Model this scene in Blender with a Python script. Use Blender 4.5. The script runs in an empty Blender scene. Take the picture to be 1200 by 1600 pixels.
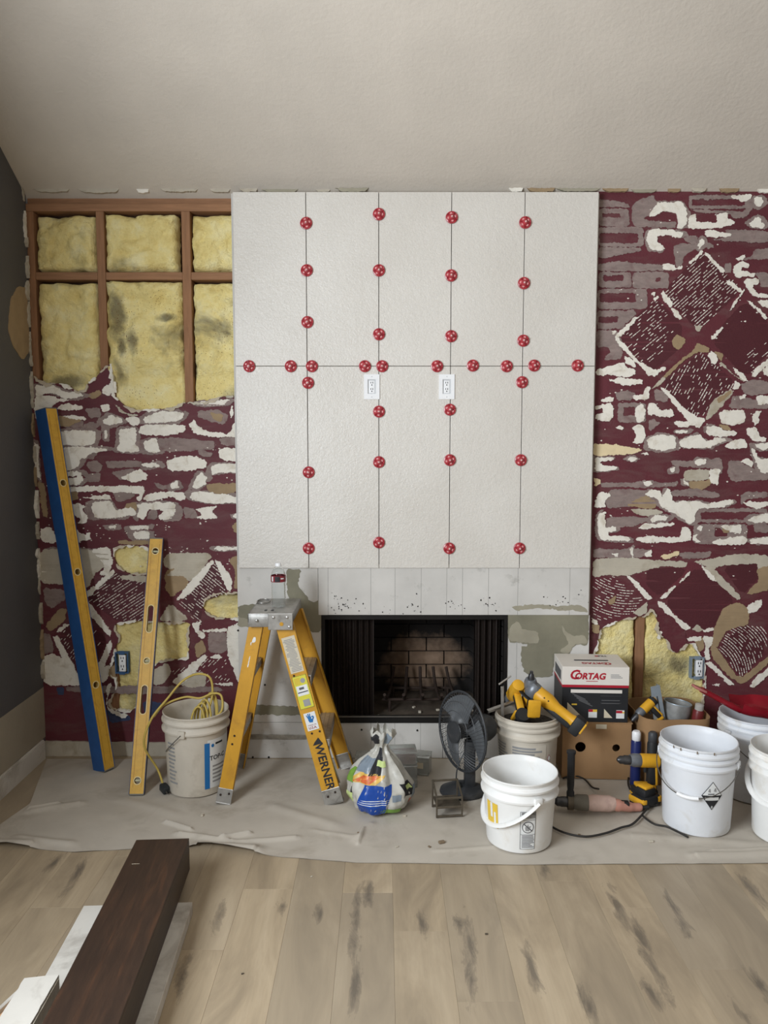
import bpy, bmesh, math, random
from mathutils import Vector, Matrix, noise
from mathutils.geometry import tessellate_polygon

# ------------------------------------------------------------------ camera, world, light, exposure
SC = bpy.context.scene
COL = SC.collection
EYE, PITCH, FPX, D = 1.6, math.radians(5.05), 1200.0, 3.84     # eye height, pitch down, focal length (px), distance to the back wall
cam_d = bpy.data.cameras.new('camera'); cam = bpy.data.objects.new('camera', cam_d); COL.objects.link(cam)
cam.location = (0, 0, EYE); cam.rotation_euler = (math.pi / 2 - PITCH, 0, 0)
cam_d.sensor_fit = 'VERTICAL'; cam_d.sensor_height = 36; cam_d.sensor_width = 27; cam_d.lens = 27.0
cam_d.clip_start = .05; SC.camera = cam

SC.view_settings.view_transform = 'Standard'; SC.view_settings.look = 'None'
SC.view_settings.gamma = 1; SC.view_settings.use_curve_mapping = False
SC.view_settings.exposure = 0.12

world = bpy.data.worlds.new('world'); SC.world = world; world.use_nodes = True
world.node_tree.nodes['Background'].inputs[0].default_value = (.75, .85, 1, 1)
world.node_tree.nodes['Background'].inputs[1].default_value = .25

def area(name, loc, rot, sx, sy, watt, col):
    d = bpy.data.lights.new(name, 'AREA'); d.shape = 'RECTANGLE'; d.size = sx; d.size_y = sy; d.energy = watt; d.color = col
    o = bpy.data.objects.new(name, d); COL.objects.link(o); o.location = loc; o.rotation_euler = rot
    return o
WL_Y0, WL_Y1, WL_Z0, WL_Z1 = -.5, 1.5, 1.25, 2.65              # daylight window in the left wall, beside the camera
area('daylight_left_window', (-1.74, (WL_Y0 + WL_Y1) / 2, (WL_Z0 + WL_Z1) / 2), (0, -math.pi / 2, 0), WL_Z1 - WL_Z0, WL_Y1 - WL_Y0, 205, (.885, .945, 1))
area('daylight_rear_window', (2.1, -3.35, 1.75), (-math.pi / 2 + math.pi, 0, 0), 2.6, 1.5, 24, (1, .93, .84))

# ------------------------------------------------------------------ helpers
CT, ST = math.cos(PITCH), math.sin(PITCH)
def at(px, py, Y=D):                      # photo pixel -> point on a plane of constant depth
    u, v = (px - 600) / FPX, (py - 800) / FPX
    s = Y / (CT - v * ST)
    return Vector((u * s, Y, EYE - s * (ST + v * CT)))
def fl(px, py, z=0.0):                    # photo pixel -> point at height z
    u, v = (px - 600) / FPX, (py - 800) / FPX
    s = (EYE - z) / (ST + v * CT)
    return Vector((u * s, s * (CT - v * ST), z))
def lin(c):
    c = c / 255.0
    return c / 12.92 if c <= .04045 else ((c + .055) / 1.055) ** 2.4
def rgb(r, g, b): return (lin(r), lin(g), lin(b), 1)

class NT:
    def __init__(s, name):
        s.m = bpy.data.materials.new(name); s.m.use_nodes = True
        s.t = s.m.node_tree; s.b = s.t.nodes['Principled BSDF']; s._c = None
    def n(s, typ, **kw):
        x = s.t.nodes.new(typ)
        for k, v in kw.items(): setattr(x, k, v)
        return x
    def l(s, a, b): s.t.links.new(a, b)
    def coord(s, which='Object'):
        if s._c is None: s._c = s.n('ShaderNodeTexCoord')
        return s._c.outputs[which]
    def pos(s):
        return s.n('ShaderNodeNewGeometry').outputs['Position']
    def noise(s, vec, scale, detail=3, rough=.55, sc=None, dist=0):
        if sc:
            mp = s.n('ShaderNodeMapping'); mp.inputs['Scale'].default_value = sc; s.l(vec, mp.inputs['Vector']); vec = mp.outputs[0]
        x = s.n('ShaderNodeTexNoise'); s.l(vec, x.inputs['Vector']); x.inputs['Scale'].default_value = scale
        x.inputs['Detail'].default_value = detail; x.inputs['Roughness'].default_value = rough; x.inputs['Distortion'].default_value = dist
        return x.outputs[0]
    def ramp(s, fac, stops, interp='LINEAR'):
        r = s.n('ShaderNodeValToRGB'); r.color_ramp.interpolation = interp; e = r.color_ramp.elements
        while len(e) < len(stops): e.new(.5)
        for i, (p, c) in enumerate(stops):
            e[i].position = p; e[i].color = c if len(c) == 4 else (*c, 1)
        s.l(fac, r.inputs[0]); return r.outputs[0]
    def mix(s, fac, a, b, typ='MIX'):
        x = s.n('ShaderNodeMix', data_type='RGBA', blend_type=typ)
        for sock, v in ((x.inputs[0], fac), (x.inputs[6], a), (x.inputs[7], b)):
            if hasattr(v, 'is_linked'): s.l(v, sock)
            elif isinstance(v, (int, float)): sock.default_value = v
            else: sock.default_value = v if len(v) == 4 else (*v, 1)
        return x.outputs[2]
    def math(s, op, a, b=0, c=None):
        x = s.n('ShaderNodeMath', operation=op)
        for i, v in enumerate((a, b) if c is None else (a, b, c)):
            if hasattr(v, 'is_linked'): s.l(v, x.inputs[i])
            else: x.inputs[i].default_value = v
        return x.outputs[0]
    def bump(s, h, strength=.3, dist=.01):
        x = s.n('ShaderNodeBump'); x.inputs['Strength'].default_value = strength; x.inputs['Distance'].default_value = dist
        s.l(h, x.inputs['Height']); s.l(x.outputs[0], s.b.inputs['Normal'])
    def out(s, col, rough=.6, metal=0, spec=.5, trans=0, alpha=1):
        if hasattr(col, 'is_linked'): s.l(col, s.b.inputs['Base Color'])
        else: s.b.inputs['Base Color'].default_value = col
        s.b.inputs['Roughness'].default_value = rough; s.b.inputs['Metallic'].default_value = metal
        s.b.inputs['Specular IOR Level'].default_value = spec; s.b.inputs['Transmission Weight'].default_value = trans
        s.b.inputs['Alpha'].default_value = alpha
        return s.m

def mat(name, col, rough=.6, metal=0, var=.12, vs=12, bump=0, bs=60, bd=.004, spec=.4, sc=None, trans=0, dirt=None, alpha=1):
    t = NT(name); c = t.coord()
    n = t.noise(c, vs, 4, .6, sc)
    a = tuple(x * (1 - var) for x in col[:3]) + (1,); b = tuple(min(1, x * (1 + var)) for x in col[:3]) + (1,)
    k = t.ramp(n, [(.3, a), (.7, b)])
    if dirt:
        k = t.mix(t.ramp(t.noise(c, vs * .7, 5, .65, None, .6), [(.52, (0, 0, 0)), (.72, (.8, .8, .8))]), k, dirt)
    if bump: t.bump(t.noise(c, bs, 4, .6), bump, bd)
    return t.out(k, rough, metal, spec, trans, alpha)

class MB:
    def __init__(s): s.v = []; s.f = []
    def add(s, vs, fs, m=None):
        o = len(s.v)
        s.v += [tuple(m @ Vector(p)) if m else tuple(p) for p in vs]
        s.f += [tuple(i + o for i in f) for f in fs]; return s
    def box(s, x0, y0, z0, x1, y1, z1, m=None):
        return s.add([(x0, y0, z0), (x1, y0, z0), (x1, y1, z0), (x0, y1, z0), (x0, y0, z1), (x1, y0, z1), (x1, y1, z1), (x0, y1, z1)],
                     [(0, 3, 2, 1), (4, 5, 6, 7), (0, 1, 5, 4), (1, 2, 6, 5), (2, 3, 7, 6), (3, 0, 4, 7)], m)
    def rbox(s, c, size, bev=.004, m=None, seg=2):
        b = bmesh.new(); bmesh.ops.create_cube(b, size=1)
        for v in b.verts: v.co = Vector((v.co.x * size[0] + c[0], v.co.y * size[1] + c[1], v.co.z * size[2] + c[2]))
        bmesh.ops.bevel(b, geom=list(b.edges), offset=bev, segments=seg, affect='EDGES', profile=.5)
        b.verts.index_update()
        s.add([v.co[:] for v in b.verts], [tuple(v.index for v in f.verts) for f in b.faces], m); b.free(); return s
    def tube(s, pts, r, seg=8, closed=False, m=None, flat=None):
        P = [Vector(p) for p in pts]; n = len(P); vs = []; fs = []
        prev = None
        for i in range(n):
            a = P[(i - 1) % n] if (closed or i > 0) else P[i]; b = P[(i + 1) % n] if (closed or i < n - 1) else P[i]
            t = (b - a).normalized()
            if prev is None:
                up = Vector((0, 0, 1)) if abs(t.z) < .9 else Vector((1, 0, 0)); x = t.cross(up).normalized()
            else:
                x = prev - t * prev.dot(t)
                x = x.normalized() if x.length > 1e-6 else t.orthogonal().normalized()
            y = t.cross(x); prev = x; ri = r[i] if isinstance(r, (list, tuple)) else r
            for k in range(seg):
                an = 2 * math.pi * k / seg
                vs.append(P[i] + x * (math.cos(an) * ri) + y * (math.sin(an) * ri * (flat or 1)))
        for i in range(n if closed else n - 1):
            j = (i + 1) % n
            for k in range(seg):
                q = (k + 1) % seg; fs.append((i * seg + k, i * seg + q, j * seg + q, j * seg + k))
        if not closed:
            fs.append(tuple(range(seg - 1, -1, -1))); fs.append(tuple((n - 1) * seg + k for k in range(seg)))
        return s.add(vs, fs, m)
    def lathe(s, prof, seg=32, m=None, cap=(True, True), lobes=None):
        vs = []; fs = []; n = len(prof)
        for r, z in prof:
            for k in range(seg):
                a = 2 * math.pi * k / seg
                rr = r * (lobes(a) if lobes else 1)
                vs.append((rr * math.cos(a), rr * math.sin(a), z))
        for i in range(n - 1):
            for k in range(seg):
                q = (k + 1) % seg; fs.append((i * seg + k, i * seg + q, (i + 1) * seg + q, (i + 1) * seg + k))
        if cap[0]: fs.append(tuple(range(seg - 1, -1, -1)))
        if cap[1]: fs.append(tuple((n - 1) * seg + k for k in range(seg)))
        return s.add(vs, fs, m)
    def prism(s, loops, z0, z1, m=None, zj=None):        # loops: outline then holes, in local x,y; extruded z0..z1
        L = [[Vector((p[0], p[1], 0)) for p in lp] for lp in loops]
        flat = [p for lp in L for p in lp]
        tris = tessellate_polygon(L)
        N = len(flat); vs = [(p.x, p.y, z0) for p in flat] + [(p.x, p.y, z1 + (zj(p) if zj else 0)) for p in flat]; fs = []
        for a, b, c in tris:
            A, B, C = flat[a], flat[b], flat[c]
            ar = (B.x - A.x) * (C.y - A.y) - (C.x - A.x) * (B.y - A.y)
            if abs(ar) < 1e-12: continue
            if ar < 0: b, c = c, b
            fs.append((a + N, b + N, c + N)); fs.append((a, c, b))
        o = 0
        for li, lp in enumerate(L):
            n = len(lp); ar = sum(lp[i].x * lp[(i + 1) % n].y - lp[(i + 1) % n].x * lp[i].y for i in range(n))
            ccw = (ar > 0) == (li == 0)
            for i in range(n):
                a, b = o + i, o + (i + 1) % n
                fs.append((a, b, b + N, a + N) if ccw else (b, a, a + N, b + N))
            o += n
        return s.add(vs, fs, m)
    def grid(s, fn, nu, nv, m=None, wrap=False):
        vs = [fn(i / nu, j / nv) for j in range(nv + 1) for i in range(nu + (0 if wrap else 1))]; w = nu if wrap else nu + 1; fs = []
        for j in range(nv):
            for i in range(nu):
                q = (i + 1) % w; fs.append((j * w + i, j * w + q, (j + 1) * w + q, (j + 1) * w + i))
        return s.add(vs, fs, m)
    def mesh(s, name, smooth=None):
        me = bpy.data.meshes.new(name); me.from_pydata(s.v, [], s.f); me.validate()
        if smooth is not None:
            me.polygons.foreach_set('use_smooth', [True] * len(me.polygons))
            me.set_sharp_from_angle(angle=math.radians(smooth))
        return me
    def build(s, name, material, parent=None, smooth=None, kind=None, label=None):
        o = bpy.data.objects.new(name, s.mesh(name, smooth)); COL.objects.link(o)
        o.data.materials.append(material)
        if parent: o.parent = parent
        if kind: o['kind'] = kind
        if label: o['label'] = label
        return o

def tag(o, label, cat, group=None, kind=None):
    o['label'] = label; o['category'] = cat
    if group: o['group'] = group
    if kind: o['kind'] = kind
    return o
def thing(name, label, cat, loc=(0, 0, 0), rot=(0, 0, 0), group=None):
    o = bpy.data.objects.new(name, None); COL.objects.link(o); o.empty_display_size = .05
    o.location = loc; o.rotation_euler = rot
    return tag(o, label, cat, group)
def struct(o): o['kind'] = 'structure'; return o
def copy_tree(o, parent=None):
    c = o.copy(); COL.objects.link(c); c.parent = parent
    for ch in list(o.children): copy_tree(ch, c)
    return c
def spath(pts, n=8, closed=False):                    # Catmull-Rom path
    P = [Vector(p) for p in pts]; out = []; N = len(P)
    for i in range(N if closed else N - 1):
        g = (lambda k: P[k % N]) if closed else (lambda k: P[max(0, min(N - 1, k))])
        p0, p1, p2, p3 = g(i - 1), g(i), g(i + 1), g(i + 2)
        for k in range(n):
            t = k / n
            out.append(.5 * ((2 * p1) + (p2 - p0) * t + (2 * p0 - 5 * p1 + 4 * p2 - p3) * t * t + (3 * p1 - p0 - 3 * p2 + p3) * t ** 3))
    if not closed: out.append(P[-1])
    return out
def text2d(txt, size=1.0, bold=0.0, res=3):           # flat lettering: (verts2d, faces)
    cu = bpy.data.curves.new('t', 'FONT'); cu.body = txt; cu.size = size; cu.offset = bold; cu.resolution_u = res
    cu.align_x = 'CENTER'; cu.align_y = 'CENTER'
    o = bpy.data.objects.new('t', cu); me = bpy.data.meshes.new_from_object(o)
    vs = [tuple(v.co) for v in me.vertices]; fs = [tuple(p.vertices) for p in me.polygons]
    bpy.data.objects.remove(o); bpy.data.curves.remove(cu); bpy.data.meshes.remove(me)
    return vs, fs
RX = lambda a: Matrix.Rotation(math.radians(a), 4, 'X')
RY = lambda a: Matrix.Rotation(math.radians(a), 4, 'Y')
RZ = lambda a: Matrix.Rotation(math.radians(a), 4, 'Z')
TR = lambda *p: Matrix.Translation(Vector(p[0] if len(p) == 1 else p))
def wallm(Y): return Matrix(((1, 0, 0, 0), (0, 0, -1, Y), (0, 1, 0, 0), (0, 0, 0, 1)))   # local x,y -> world X,Z ; local z -> toward the camera
def frame_m(o, zax, xhint):                            # matrix with origin o, local z along zax, x near xhint
    z = Vector(zax).normalized(); x = Vector(xhint); x = (x - z * x.dot(z)).normalized(); y = z.cross(x)
    return Matrix(((x.x, y.x, z.x, o[0]), (x.y, y.y, z.y, o[1]), (x.z, y.z, z.z, o[2]), (0, 0, 0, 1)))
def chaikin(p, k=1):
    for _ in range(k):
        q = []
        for i in range(len(p)):
            a, b = p[i], p[(i + 1) % len(p)]
            q.append((a[0] * .86 + b[0] * .14, a[1] * .86 + b[1] * .14)); q.append((a[0] * .14 + b[0] * .86, a[1] * .14 + b[1] * .86))
        p = q
    return p
def ragged(p, amp=.004, step=.008, seed=0, round_=1):   # torn outline
    p = chaikin(p, round_); out = []
    for i in range(len(p)):
        a, b = Vector(p[i]), Vector(p[(i + 1) % len(p)]); L = (b - a).length; n = max(1, int(L / step))
        nx = Vector((-(b - a).y, (b - a).x)); nx = nx / L if L > 1e-9 else nx
        for k in range(n):
            q = a.lerp(b, k / n)
            d = noise.noise(Vector((q.x * 45, q.y * 45, seed))) * amp * .9 + noise.noise(Vector((q.x * 130, q.y * 130, seed + 7))) * amp * .8 + noise.noise(Vector((q.x * 330, q.y * 330, seed + 3))) * amp * .6
            out.append((q.x + nx.x * d, q.y + nx.y * d))
    return out
# ------------------------------------------------------------------ materials
MT = {}
def m_paint(name, col, bump=.25, bs=90, rough=.75, var=.05, blot=None):
    t = NT(name); p = t.pos(); k = t.ramp(t.noise(p, 3, 4), [(.3, tuple(x * (1 - var) for x in col[:3])), (.7, tuple(x * (1 + var) for x in col[:3]))])
    if blot: k = t.mix(t.ramp(t.noise(p, 6, 7, .7, (.7, 1, 2.4), .5), [(.48, (0, 0, 0)), (.64, (.6, .6, .6))]), k, blot)
    t.bump(t.noise(p, bs, 3, .5), bump, .004); return t.out(k, rough)
MT['ceiling'] = m_paint('ceiling_paint', rgb(205, 196, 184), .45, 55)
MT['wall_dark'] = m_paint('charcoal_wall_paint', rgb(88, 86, 86), .3, 80)
MT['wall_bare'] = m_paint('bare_beige_wall', rgb(160, 150, 132), .25, 60, .8, .1)
MT['white_trim'] = mat('white_trim_paint', rgb(212, 208, 200), .5, var=.04, vs=6, dirt=rgb(150, 140, 125))
MT['maroon'] = m_paint('maroon_wall_paint', rgb(96, 39, 48), .35, 120, .7, .16, rgb(104, 70, 70))
MT['maroon_dk'] = m_paint('dark_maroon_paint', rgb(80, 30, 38), .3, 120, .65, .1)
MT['w_white'] = mat('white_mortar_residue', rgb(236, 231, 220), .9, var=.05, vs=25, bump=.5, bs=140, bd=.003, dirt=rgb(196, 184, 164))
MT['w_grey'] = mat('grey_mortar_stain', rgb(143, 127, 122), .9, var=.16, vs=22, bump=.4, bs=150, bd=.003, dirt=rgb(118, 90, 90), sc=(1, 1, 2.5))
MT['w_tan'] = mat('tan_gypsum_paper', rgb(158, 136, 106), .9, var=.1, vs=15, bump=.3, bs=80, bd=.003)
MT['w_pale'] = mat('pale_plaster', rgb(190, 182, 166), .9, var=.08, vs=14, bump=.35, bs=90, bd=.003, dirt=rgb(160, 146, 124))
MT['w_blue'] = mat('blue_tape_residue', rgb(62, 72, 104), .8, var=.3, vs=30)
MT['w_cream'] = mat('cream_mortar_residue', rgb(228, 209, 170), .9, var=.06, vs=25, bump=.4, bs=140, bd=.003)
MT['gyp'] = mat('broken_gypsum_core', rgb(196, 184, 164), .95, var=.12, vs=40, bump=.5, bs=120)
MT['stud'] = mat('pine_stud', rgb(150, 110, 80), .8, var=.16, vs=9, sc=(9, 9, .8), bump=.2, bs=60)
MT['stud_h'] = mat('pine_blocking', rgb(154, 114, 84), .8, var=.16, vs=9, sc=(.8, 9, 9), bump=.2, bs=60)
MT['sheath'] = mat('dark_sheathing', rgb(70, 52, 40), .9)
def m_insul(name, specks=.0, stain=.5):
    t = NT(name); p = t.pos()
    k = t.ramp(t.noise(p, 9, 6, .65), [(.25, rgb(226, 200, 122)), (.5, rgb(248, 230, 160)), (.78, rgb(254, 246, 200))])
    k = t.mix(t.ramp(t.noise(p, 3.1, 5, .6, None, .5), [(.54, (0, 0, 0)), (.70, (stain, stain, stain))]), k, rgb(104, 96, 80))
    sx = t.n('ShaderNodeSeparateXYZ'); t.l(p, sx.inputs[0]); wob = t.math('MULTIPLY', t.math('SUBTRACT', t.noise(p, 12, 5, .7), .5), 2.2)
    for px, py, rx, rz in ((186, 497, .05, .16), (212, 535, .035, .08), (105, 598, .13, .045), (195, 545, .03, .05), (262, 498, .06, .025), (1062, 1040, .06, .07), (305, 575, .02, .05)):
        q = at(px, py, D + .02)
        e = t.math('ADD', t.math('POWER', t.math('DIVIDE', t.math('SUBTRACT', sx.outputs[0], q.x), rx), 2), t.math('POWER', t.math('DIVIDE', t.math('SUBTRACT', sx.outputs[2], q.z), rz), 2))
        k = t.mix(t.ramp(t.math('ADD', e, wob), [(.1, (.75, .75, .75)), (1.5, (0, 0, 0))]), k, rgb(92, 86, 74))
    if specks:
        sp = t.n('ShaderNodeTexVoronoi'); sp.inputs['Scale'].default_value = 85; t.l(p, sp.inputs['Vector'])
        d = t.math('LESS_THAN', sp.outputs['Distance'], .17)
        d = t.math('MULTIPLY', d, t.ramp(t.noise(p, 5, 3), [(.47, (0, 0, 0)), (.6, (specks, specks, specks))]))
        k = t.mix(d, k, rgb(118, 66, 34))
    t.bump(t.math('ADD', t.noise(p, 60, 5, .7), t.math('MULTIPLY', t.noise(p, 16, 4, .6), 2)), .9, .012); return t.out(k, .95, spec=.1)
MT['insul'] = m_insul('yellow_glass_wool', 0, .7)
MT['insul_speck'] = m_insul('speckled_yellow_glass_wool', 1.0, .85)
def m_tile():
    t = NT('textured_white_tile'); p = t.pos()
    k = t.ramp(t.noise(p, 2.5, 4), [(.3, rgb(212, 207, 199)), (.7, rgb(222, 218, 211))])
    k = t.mix(t.ramp(t.noise(p, 150, 3, .6), [(.3, (.25, .25, .25)), (.6, (0, 0, 0))]), k, rgb(192, 185, 174))
    h = t.math('ADD', t.noise(p, 95, 4, .6, None, .6), t.math('MULTIPLY', t.noise(p, 38, 3, .5), .8))
    t.bump(h, .42, .005); return t.out(k, .40, spec=.8)
MT['tile'] = m_tile()
MT['tile_edge'] = mat('dark_tile_joint', rgb(60, 54, 48), .9)  # even dark colour of the bed, seen in the open tile joints
def m_board():                                          # cement board: light grey, ruled with factory lines, scuffed
    t = NT('cement_board'); p = t.pos(); sx = t.n('ShaderNodeSeparateXYZ'); t.l(p, sx.inputs[0])
    k = t.ramp(t.noise(p, 4, 5), [(.3, rgb(196, 193, 188)), (.7, rgb(216, 213, 208))])
    k = t.mix(t.ramp(t.noise(p, 13, 6, .7), [(.6, (0, 0, 0)), (.72, (.45, .45, .45))]), k, rgb(140, 138, 130))
    for X in (-.28, -.066, .055, .186, .314, .393, .523, .67, .93):
        d = t.math('ABSOLUTE', t.math('SUBTRACT', sx.outputs[0], X)); d = t.math('MULTIPLY', t.math('LESS_THAN', d, .0011), .6)
        k = t.mix(d, k, rgb(92, 90, 88))
    t.bump(t.noise(p, 70, 4), .15, .003); return t.out(k, .85)
MT['board'] = m_board()
MT['thinset'] = mat('grey_green_thinset', rgb(134, 130, 112), .9, var=.14, vs=6, bump=.4, bs=30, bd=.004)
MT['thinset_lt'] = mat('light_thinset', rgb(160, 154, 136), .9, var=.1, vs=9, bump=.3, bs=40)
MT['speck'] = mat('black_mastic_speck', rgb(40, 38, 36), .9)
MT['black_metal'] = mat('black_firebox_metal', rgb(26, 24, 23), .55, .3, var=.3)
MT['curtain'] = mat('mesh_spark_curtain', rgb(38, 30, 26), .6, .3, var=.25, vs=60)
def m_firebrick():
    t = NT('sooty_dimmed_firebrick'); p = t.pos()
    k = t.ramp(t.noise(p, 12, 5), [(.3, rgb(112, 90, 72)), (.7, rgb(150, 126, 106))])
    sx = t.n('ShaderNodeSeparateXYZ'); t.l(p, sx.inputs[0])
    r2 = t.math('ADD', t.math('POWER', t.math('DIVIDE', t.math('SUBTRACT', sx.outputs[0], .23), .27), 2),
                t.math('POWER', t.math('DIVIDE', t.math('SUBTRACT', sx.outputs[2], .37), .19), 2))
    soot_dim = t.math('ADD', r2, t.math('MULTIPLY', t.math('SUBTRACT', t.noise(p, 9, 5, .7), .5), 1.6))  # soot, plus the firebox's dimness painted in around a bright centre
    k = t.mix(t.ramp(soot_dim, [(.2, (0, 0, 0)), (1.0, (1, 1, 1))]), k, rgb(28, 24, 22))
    return t.out(k, .95)
MT['firebrick'] = m_firebrick()
MT['ash'] = mat('ash_covered_hearth', rgb(84, 74, 64), .95, var=.4, vs=14)
MT['iron'] = mat('rusty_grate_iron', rgb(62, 50, 44), .8, .4, var=.3, vs=30)

# knot positions on the vinyl planks, (photo px, py, length m)
KNOTS = [(86, 1347, .07), (122, 1362, .13), (440, 1417, .05), (345, 1428, .10), (500, 1427, .05), (556, 1440, .18), (556, 1540, .12), (658, 1440, .07),
         (733, 1470, .14), (735, 1525, .13), (718, 1445, .06), (832, 1510, .12), (962, 1412, .12), (1000, 1462, .10), (1022, 1515, .12), (1020, 1552, .06),
         (922, 1573, .07), (1055, 1420, .09), (1067, 1445, .07), (1190, 1543, .08), (1160, 1585, .07), (1175, 1390, .12), (575, 1395, .09), (850, 1360, .05), (285, 1524, .08)]
def m_floor():
    t = NT('grey_oak_vinyl_plank'); p = t.pos(); oi = t.n('ShaderNodeObjectInfo')
    off = t.n('ShaderNodeVectorMath', operation='ADD'); t.l(p, off.inputs[0])
    cmb = t.n('ShaderNodeCombineXYZ'); r10 = t.math('MULTIPLY', oi.outputs['Random'], 37.0); t.l(r10, cmb.inputs[0]); t.l(r10, cmb.inputs[1]); t.l(cmb.outputs[0], off.inputs[1])
    v = off.outputs[0]
    k = t.ramp(t.noise(v, 2.2, 5, .6, (3.2, .8, 1), .8), [(.25, rgb(142, 127, 106)), (.5, rgb(174, 156, 130)), (.78, rgb(196, 178, 151))])
    g = t.ramp(t.noise(v, 8, 6, .7, (11, .5, 1), .3), [(.35, (.16, .16, .16)), (.62, (0, 0, 0))])
    k = t.mix(g, k, rgb(132, 118, 100))
    k = t.mix(t.math('MULTIPLY', oi.outputs['Random'], .55), k, rgb(142, 131, 115))
    sx = t.n('ShaderNodeSeparateXYZ'); t.l(p, sx.inputs[0]); tot = None
    wob = t.math('ADD', t.math('MULTIPLY', t.math('SUBTRACT', t.noise(p, 9, 6, .75, (2.6, .7, 1), .8), .5), 4.2), t.math('MULTIPLY', t.math('SUBTRACT', t.noise(p, 40, 4, .7, (2, .6, 1)), .5), .7))
    for px, py, L in KNOTS:
        q = fl(px, py)
        a = t.math('POWER', t.math('DIVIDE', t.math('SUBTRACT', sx.outputs[0], q.x), .02), 2)
        b = t.math('POWER', t.math('DIVIDE', t.math('SUBTRACT', sx.outputs[1], q.y), L), 2)
        e = t.math('SQRT', t.math('ADD', a, b)); tot = e if tot is None else t.math('MINIMUM', tot, e)
    k = t.mix(t.ramp(t.math('ADD', tot, wob), [(.0, (.7, .7, .7)), (.5, (.42, .42, .42)), (1.2, (.16, .16, .16)), (3.0, (0, 0, 0))]), k, rgb(78, 72, 66))
    t.bump(t.noise(v, 30, 4, .6, (6, .6, 1)), .06, .003)
    t.out(k, .42, spec=.4)
    return t.m
MT['plank'] = m_floor()
MT['slab'] = mat('subfloor', rgb(90, 82, 74), .9)

# ------------------------------------------------------------------ room shell
XL, XR, YB = -1.745, 3.6, -3.4
CEIL0, SLOPE, RIDGE = 2.818, .60, .6
def ceil_z(Y): return CEIL0 + SLOPE * (D - Y) if Y >= RIDGE else CEIL0 + SLOPE * (D - RIDGE) - SLOPE * (RIDGE - Y)
floor = struct(MB().box(XL - .2, YB - .2, -.2, XR + .2, D + .6, -.012).build('floor', MT['slab']))
PW, PX0, PL = .18, .0317, 1.22
joints = {-1: fl(575, 1395).y, 0: fl(650, 1455).y, 1: fl(745, 1565).y, 3: fl(880, 1377).y, 5: fl(1070, 1515).y}
random.seed(4)
plank_cache = {}
for i in range(-10, 20):
    x0 = PX0 + i * PW; x1 = min(x0 + PW, XR); x0 = max(x0, XL)
    if x1 - x0 < .02: continue
    j0 = joints.get(i, 1.2 + ((i * 47) % 11) / 11 * PL); y = j0
    while y > .1: y -= PL
    while y < D:
        ya, yb = max(y, -.4), min(y + PL, D); y += PL
        if yb - ya < .03: continue
        g = .0002; key = (round(x1 - x0, 3), round(yb - ya, 3))
        if key not in plank_cache:
            b = MB(); w, l = x1 - x0, yb - ya
            b.add([(g, g, -.012), (w - g, g, -.012), (w - g, l - g, -.012), (g, l - g, -.012),
                   (g, g, -.0004), (w - g, g, -.0004), (w - g, l - g, -.0004), (g, l - g, -.0004),
                   (g + .0006, g + .0006, 0), (w - g - .0006, g + .0006, 0), (w - g - .0006, l - g - .0006, 0), (g + .0006, l - g - .0006, 0)],
                  [(0, 1, 5, 4), (1, 2, 6, 5), (2, 3, 7, 6), (3, 0, 4, 7), (4, 5, 9, 8), (5, 6, 10, 9), (6, 7, 11, 10), (7, 4, 8, 11), (8, 9, 10, 11)])
            me = b.mesh('plank'); me.materials.append(MT['plank']); plank_cache[key] = me
        o = bpy.data.objects.new('plank', plank_cache[key]); COL.objects.link(o); o.location = (x0, ya, 0); o.parent = floor
MB().box(XL, YB, -.012, XR, -.4, 0).build('plank_field', MT['plank'], floor)

def side_wall(name, X0, X1, m, windows=()):
    out = [(YB - .1, 0), (D + .02, 0), (D + .02, ceil_z(D) + .02), (RIDGE, ceil_z(RIDGE) + .02), (YB - .1, ceil_z(YB - .1))]
    loops = [out] + [[(a, c), (b, c), (b, d), (a, d)] for a, b, c, d in windows]
    M4 = Matrix(((0, 0, 1, 0), (1, 0, 0, 0), (0, 1, 0, 0), (0, 0, 0, 1)))
    return struct(MB().prism(loops, X0, X1, M4).build(name, m))
wl = side_wall('wall_left', XL - .12, XL, MT['wall_dark'], [(WL_Y0, WL_Y1, WL_Z0, WL_Z1)])
side_wall('wall_right', XR, XR + .1, MT['wall_dark'])
struct(MB().prism([[(XL - .1, 0), (XR + .1, 0), (XR + .1, 3.2), (XL - .1, 3.2)], [(.8, 1), (3.4, 1), (3.4, 2.5), (.8, 2.5)]], -.1, 0, wallm(YB - .1)).build('wall_front', MT['wall_dark']))
for n, (o, h, inv) in enumerate(((Vector((XL - .06, (WL_Y0 + WL_Y1) / 2, (WL_Z0 + WL_Z1) / 2)), (WL_Y1 - WL_Y0, WL_Z1 - WL_Z0), 1), (Vector((2.1, YB - .05, 1.75)), (2.6, 1.5), 0))):
    b = MB(); w, hh = h[0] / 2, h[1] / 2
    for (x0, z0, x1, z1) in ((-w, -hh, -w + .05, hh), (w - .05, -hh, w, hh), (-w, -hh, w, -hh + .05), (-w, hh - .05, w, hh), (-.02, -hh, .02, hh)):
        b.box(x0, -.02, z0, x1, .02, z1, TR(o) @ (RZ(90) if inv else Matrix.Identity(4)))
    struct(b.build('window_%d' % (n + 1), MT['white_trim']))
b = MB(); b.add([(XL - .2, D + .2, ceil_z(D + .2)), (XR + .2, D + .2, ceil_z(D + .2)), (XR + .2, RIDGE, ceil_z(RIDGE)), (XL - .2, RIDGE, ceil_z(RIDGE)), (XR + .2, YB - .2, ceil_z(YB - .2)), (XL - .2, YB - .2, ceil_z(YB - .2))],
      [(0, 1, 2, 3), (3, 2, 4, 5)])
b.add([(x, y, z + .12) for x, y, z in b.v], [(3, 2, 1, 0), (5, 4, 2, 3)])
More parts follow.
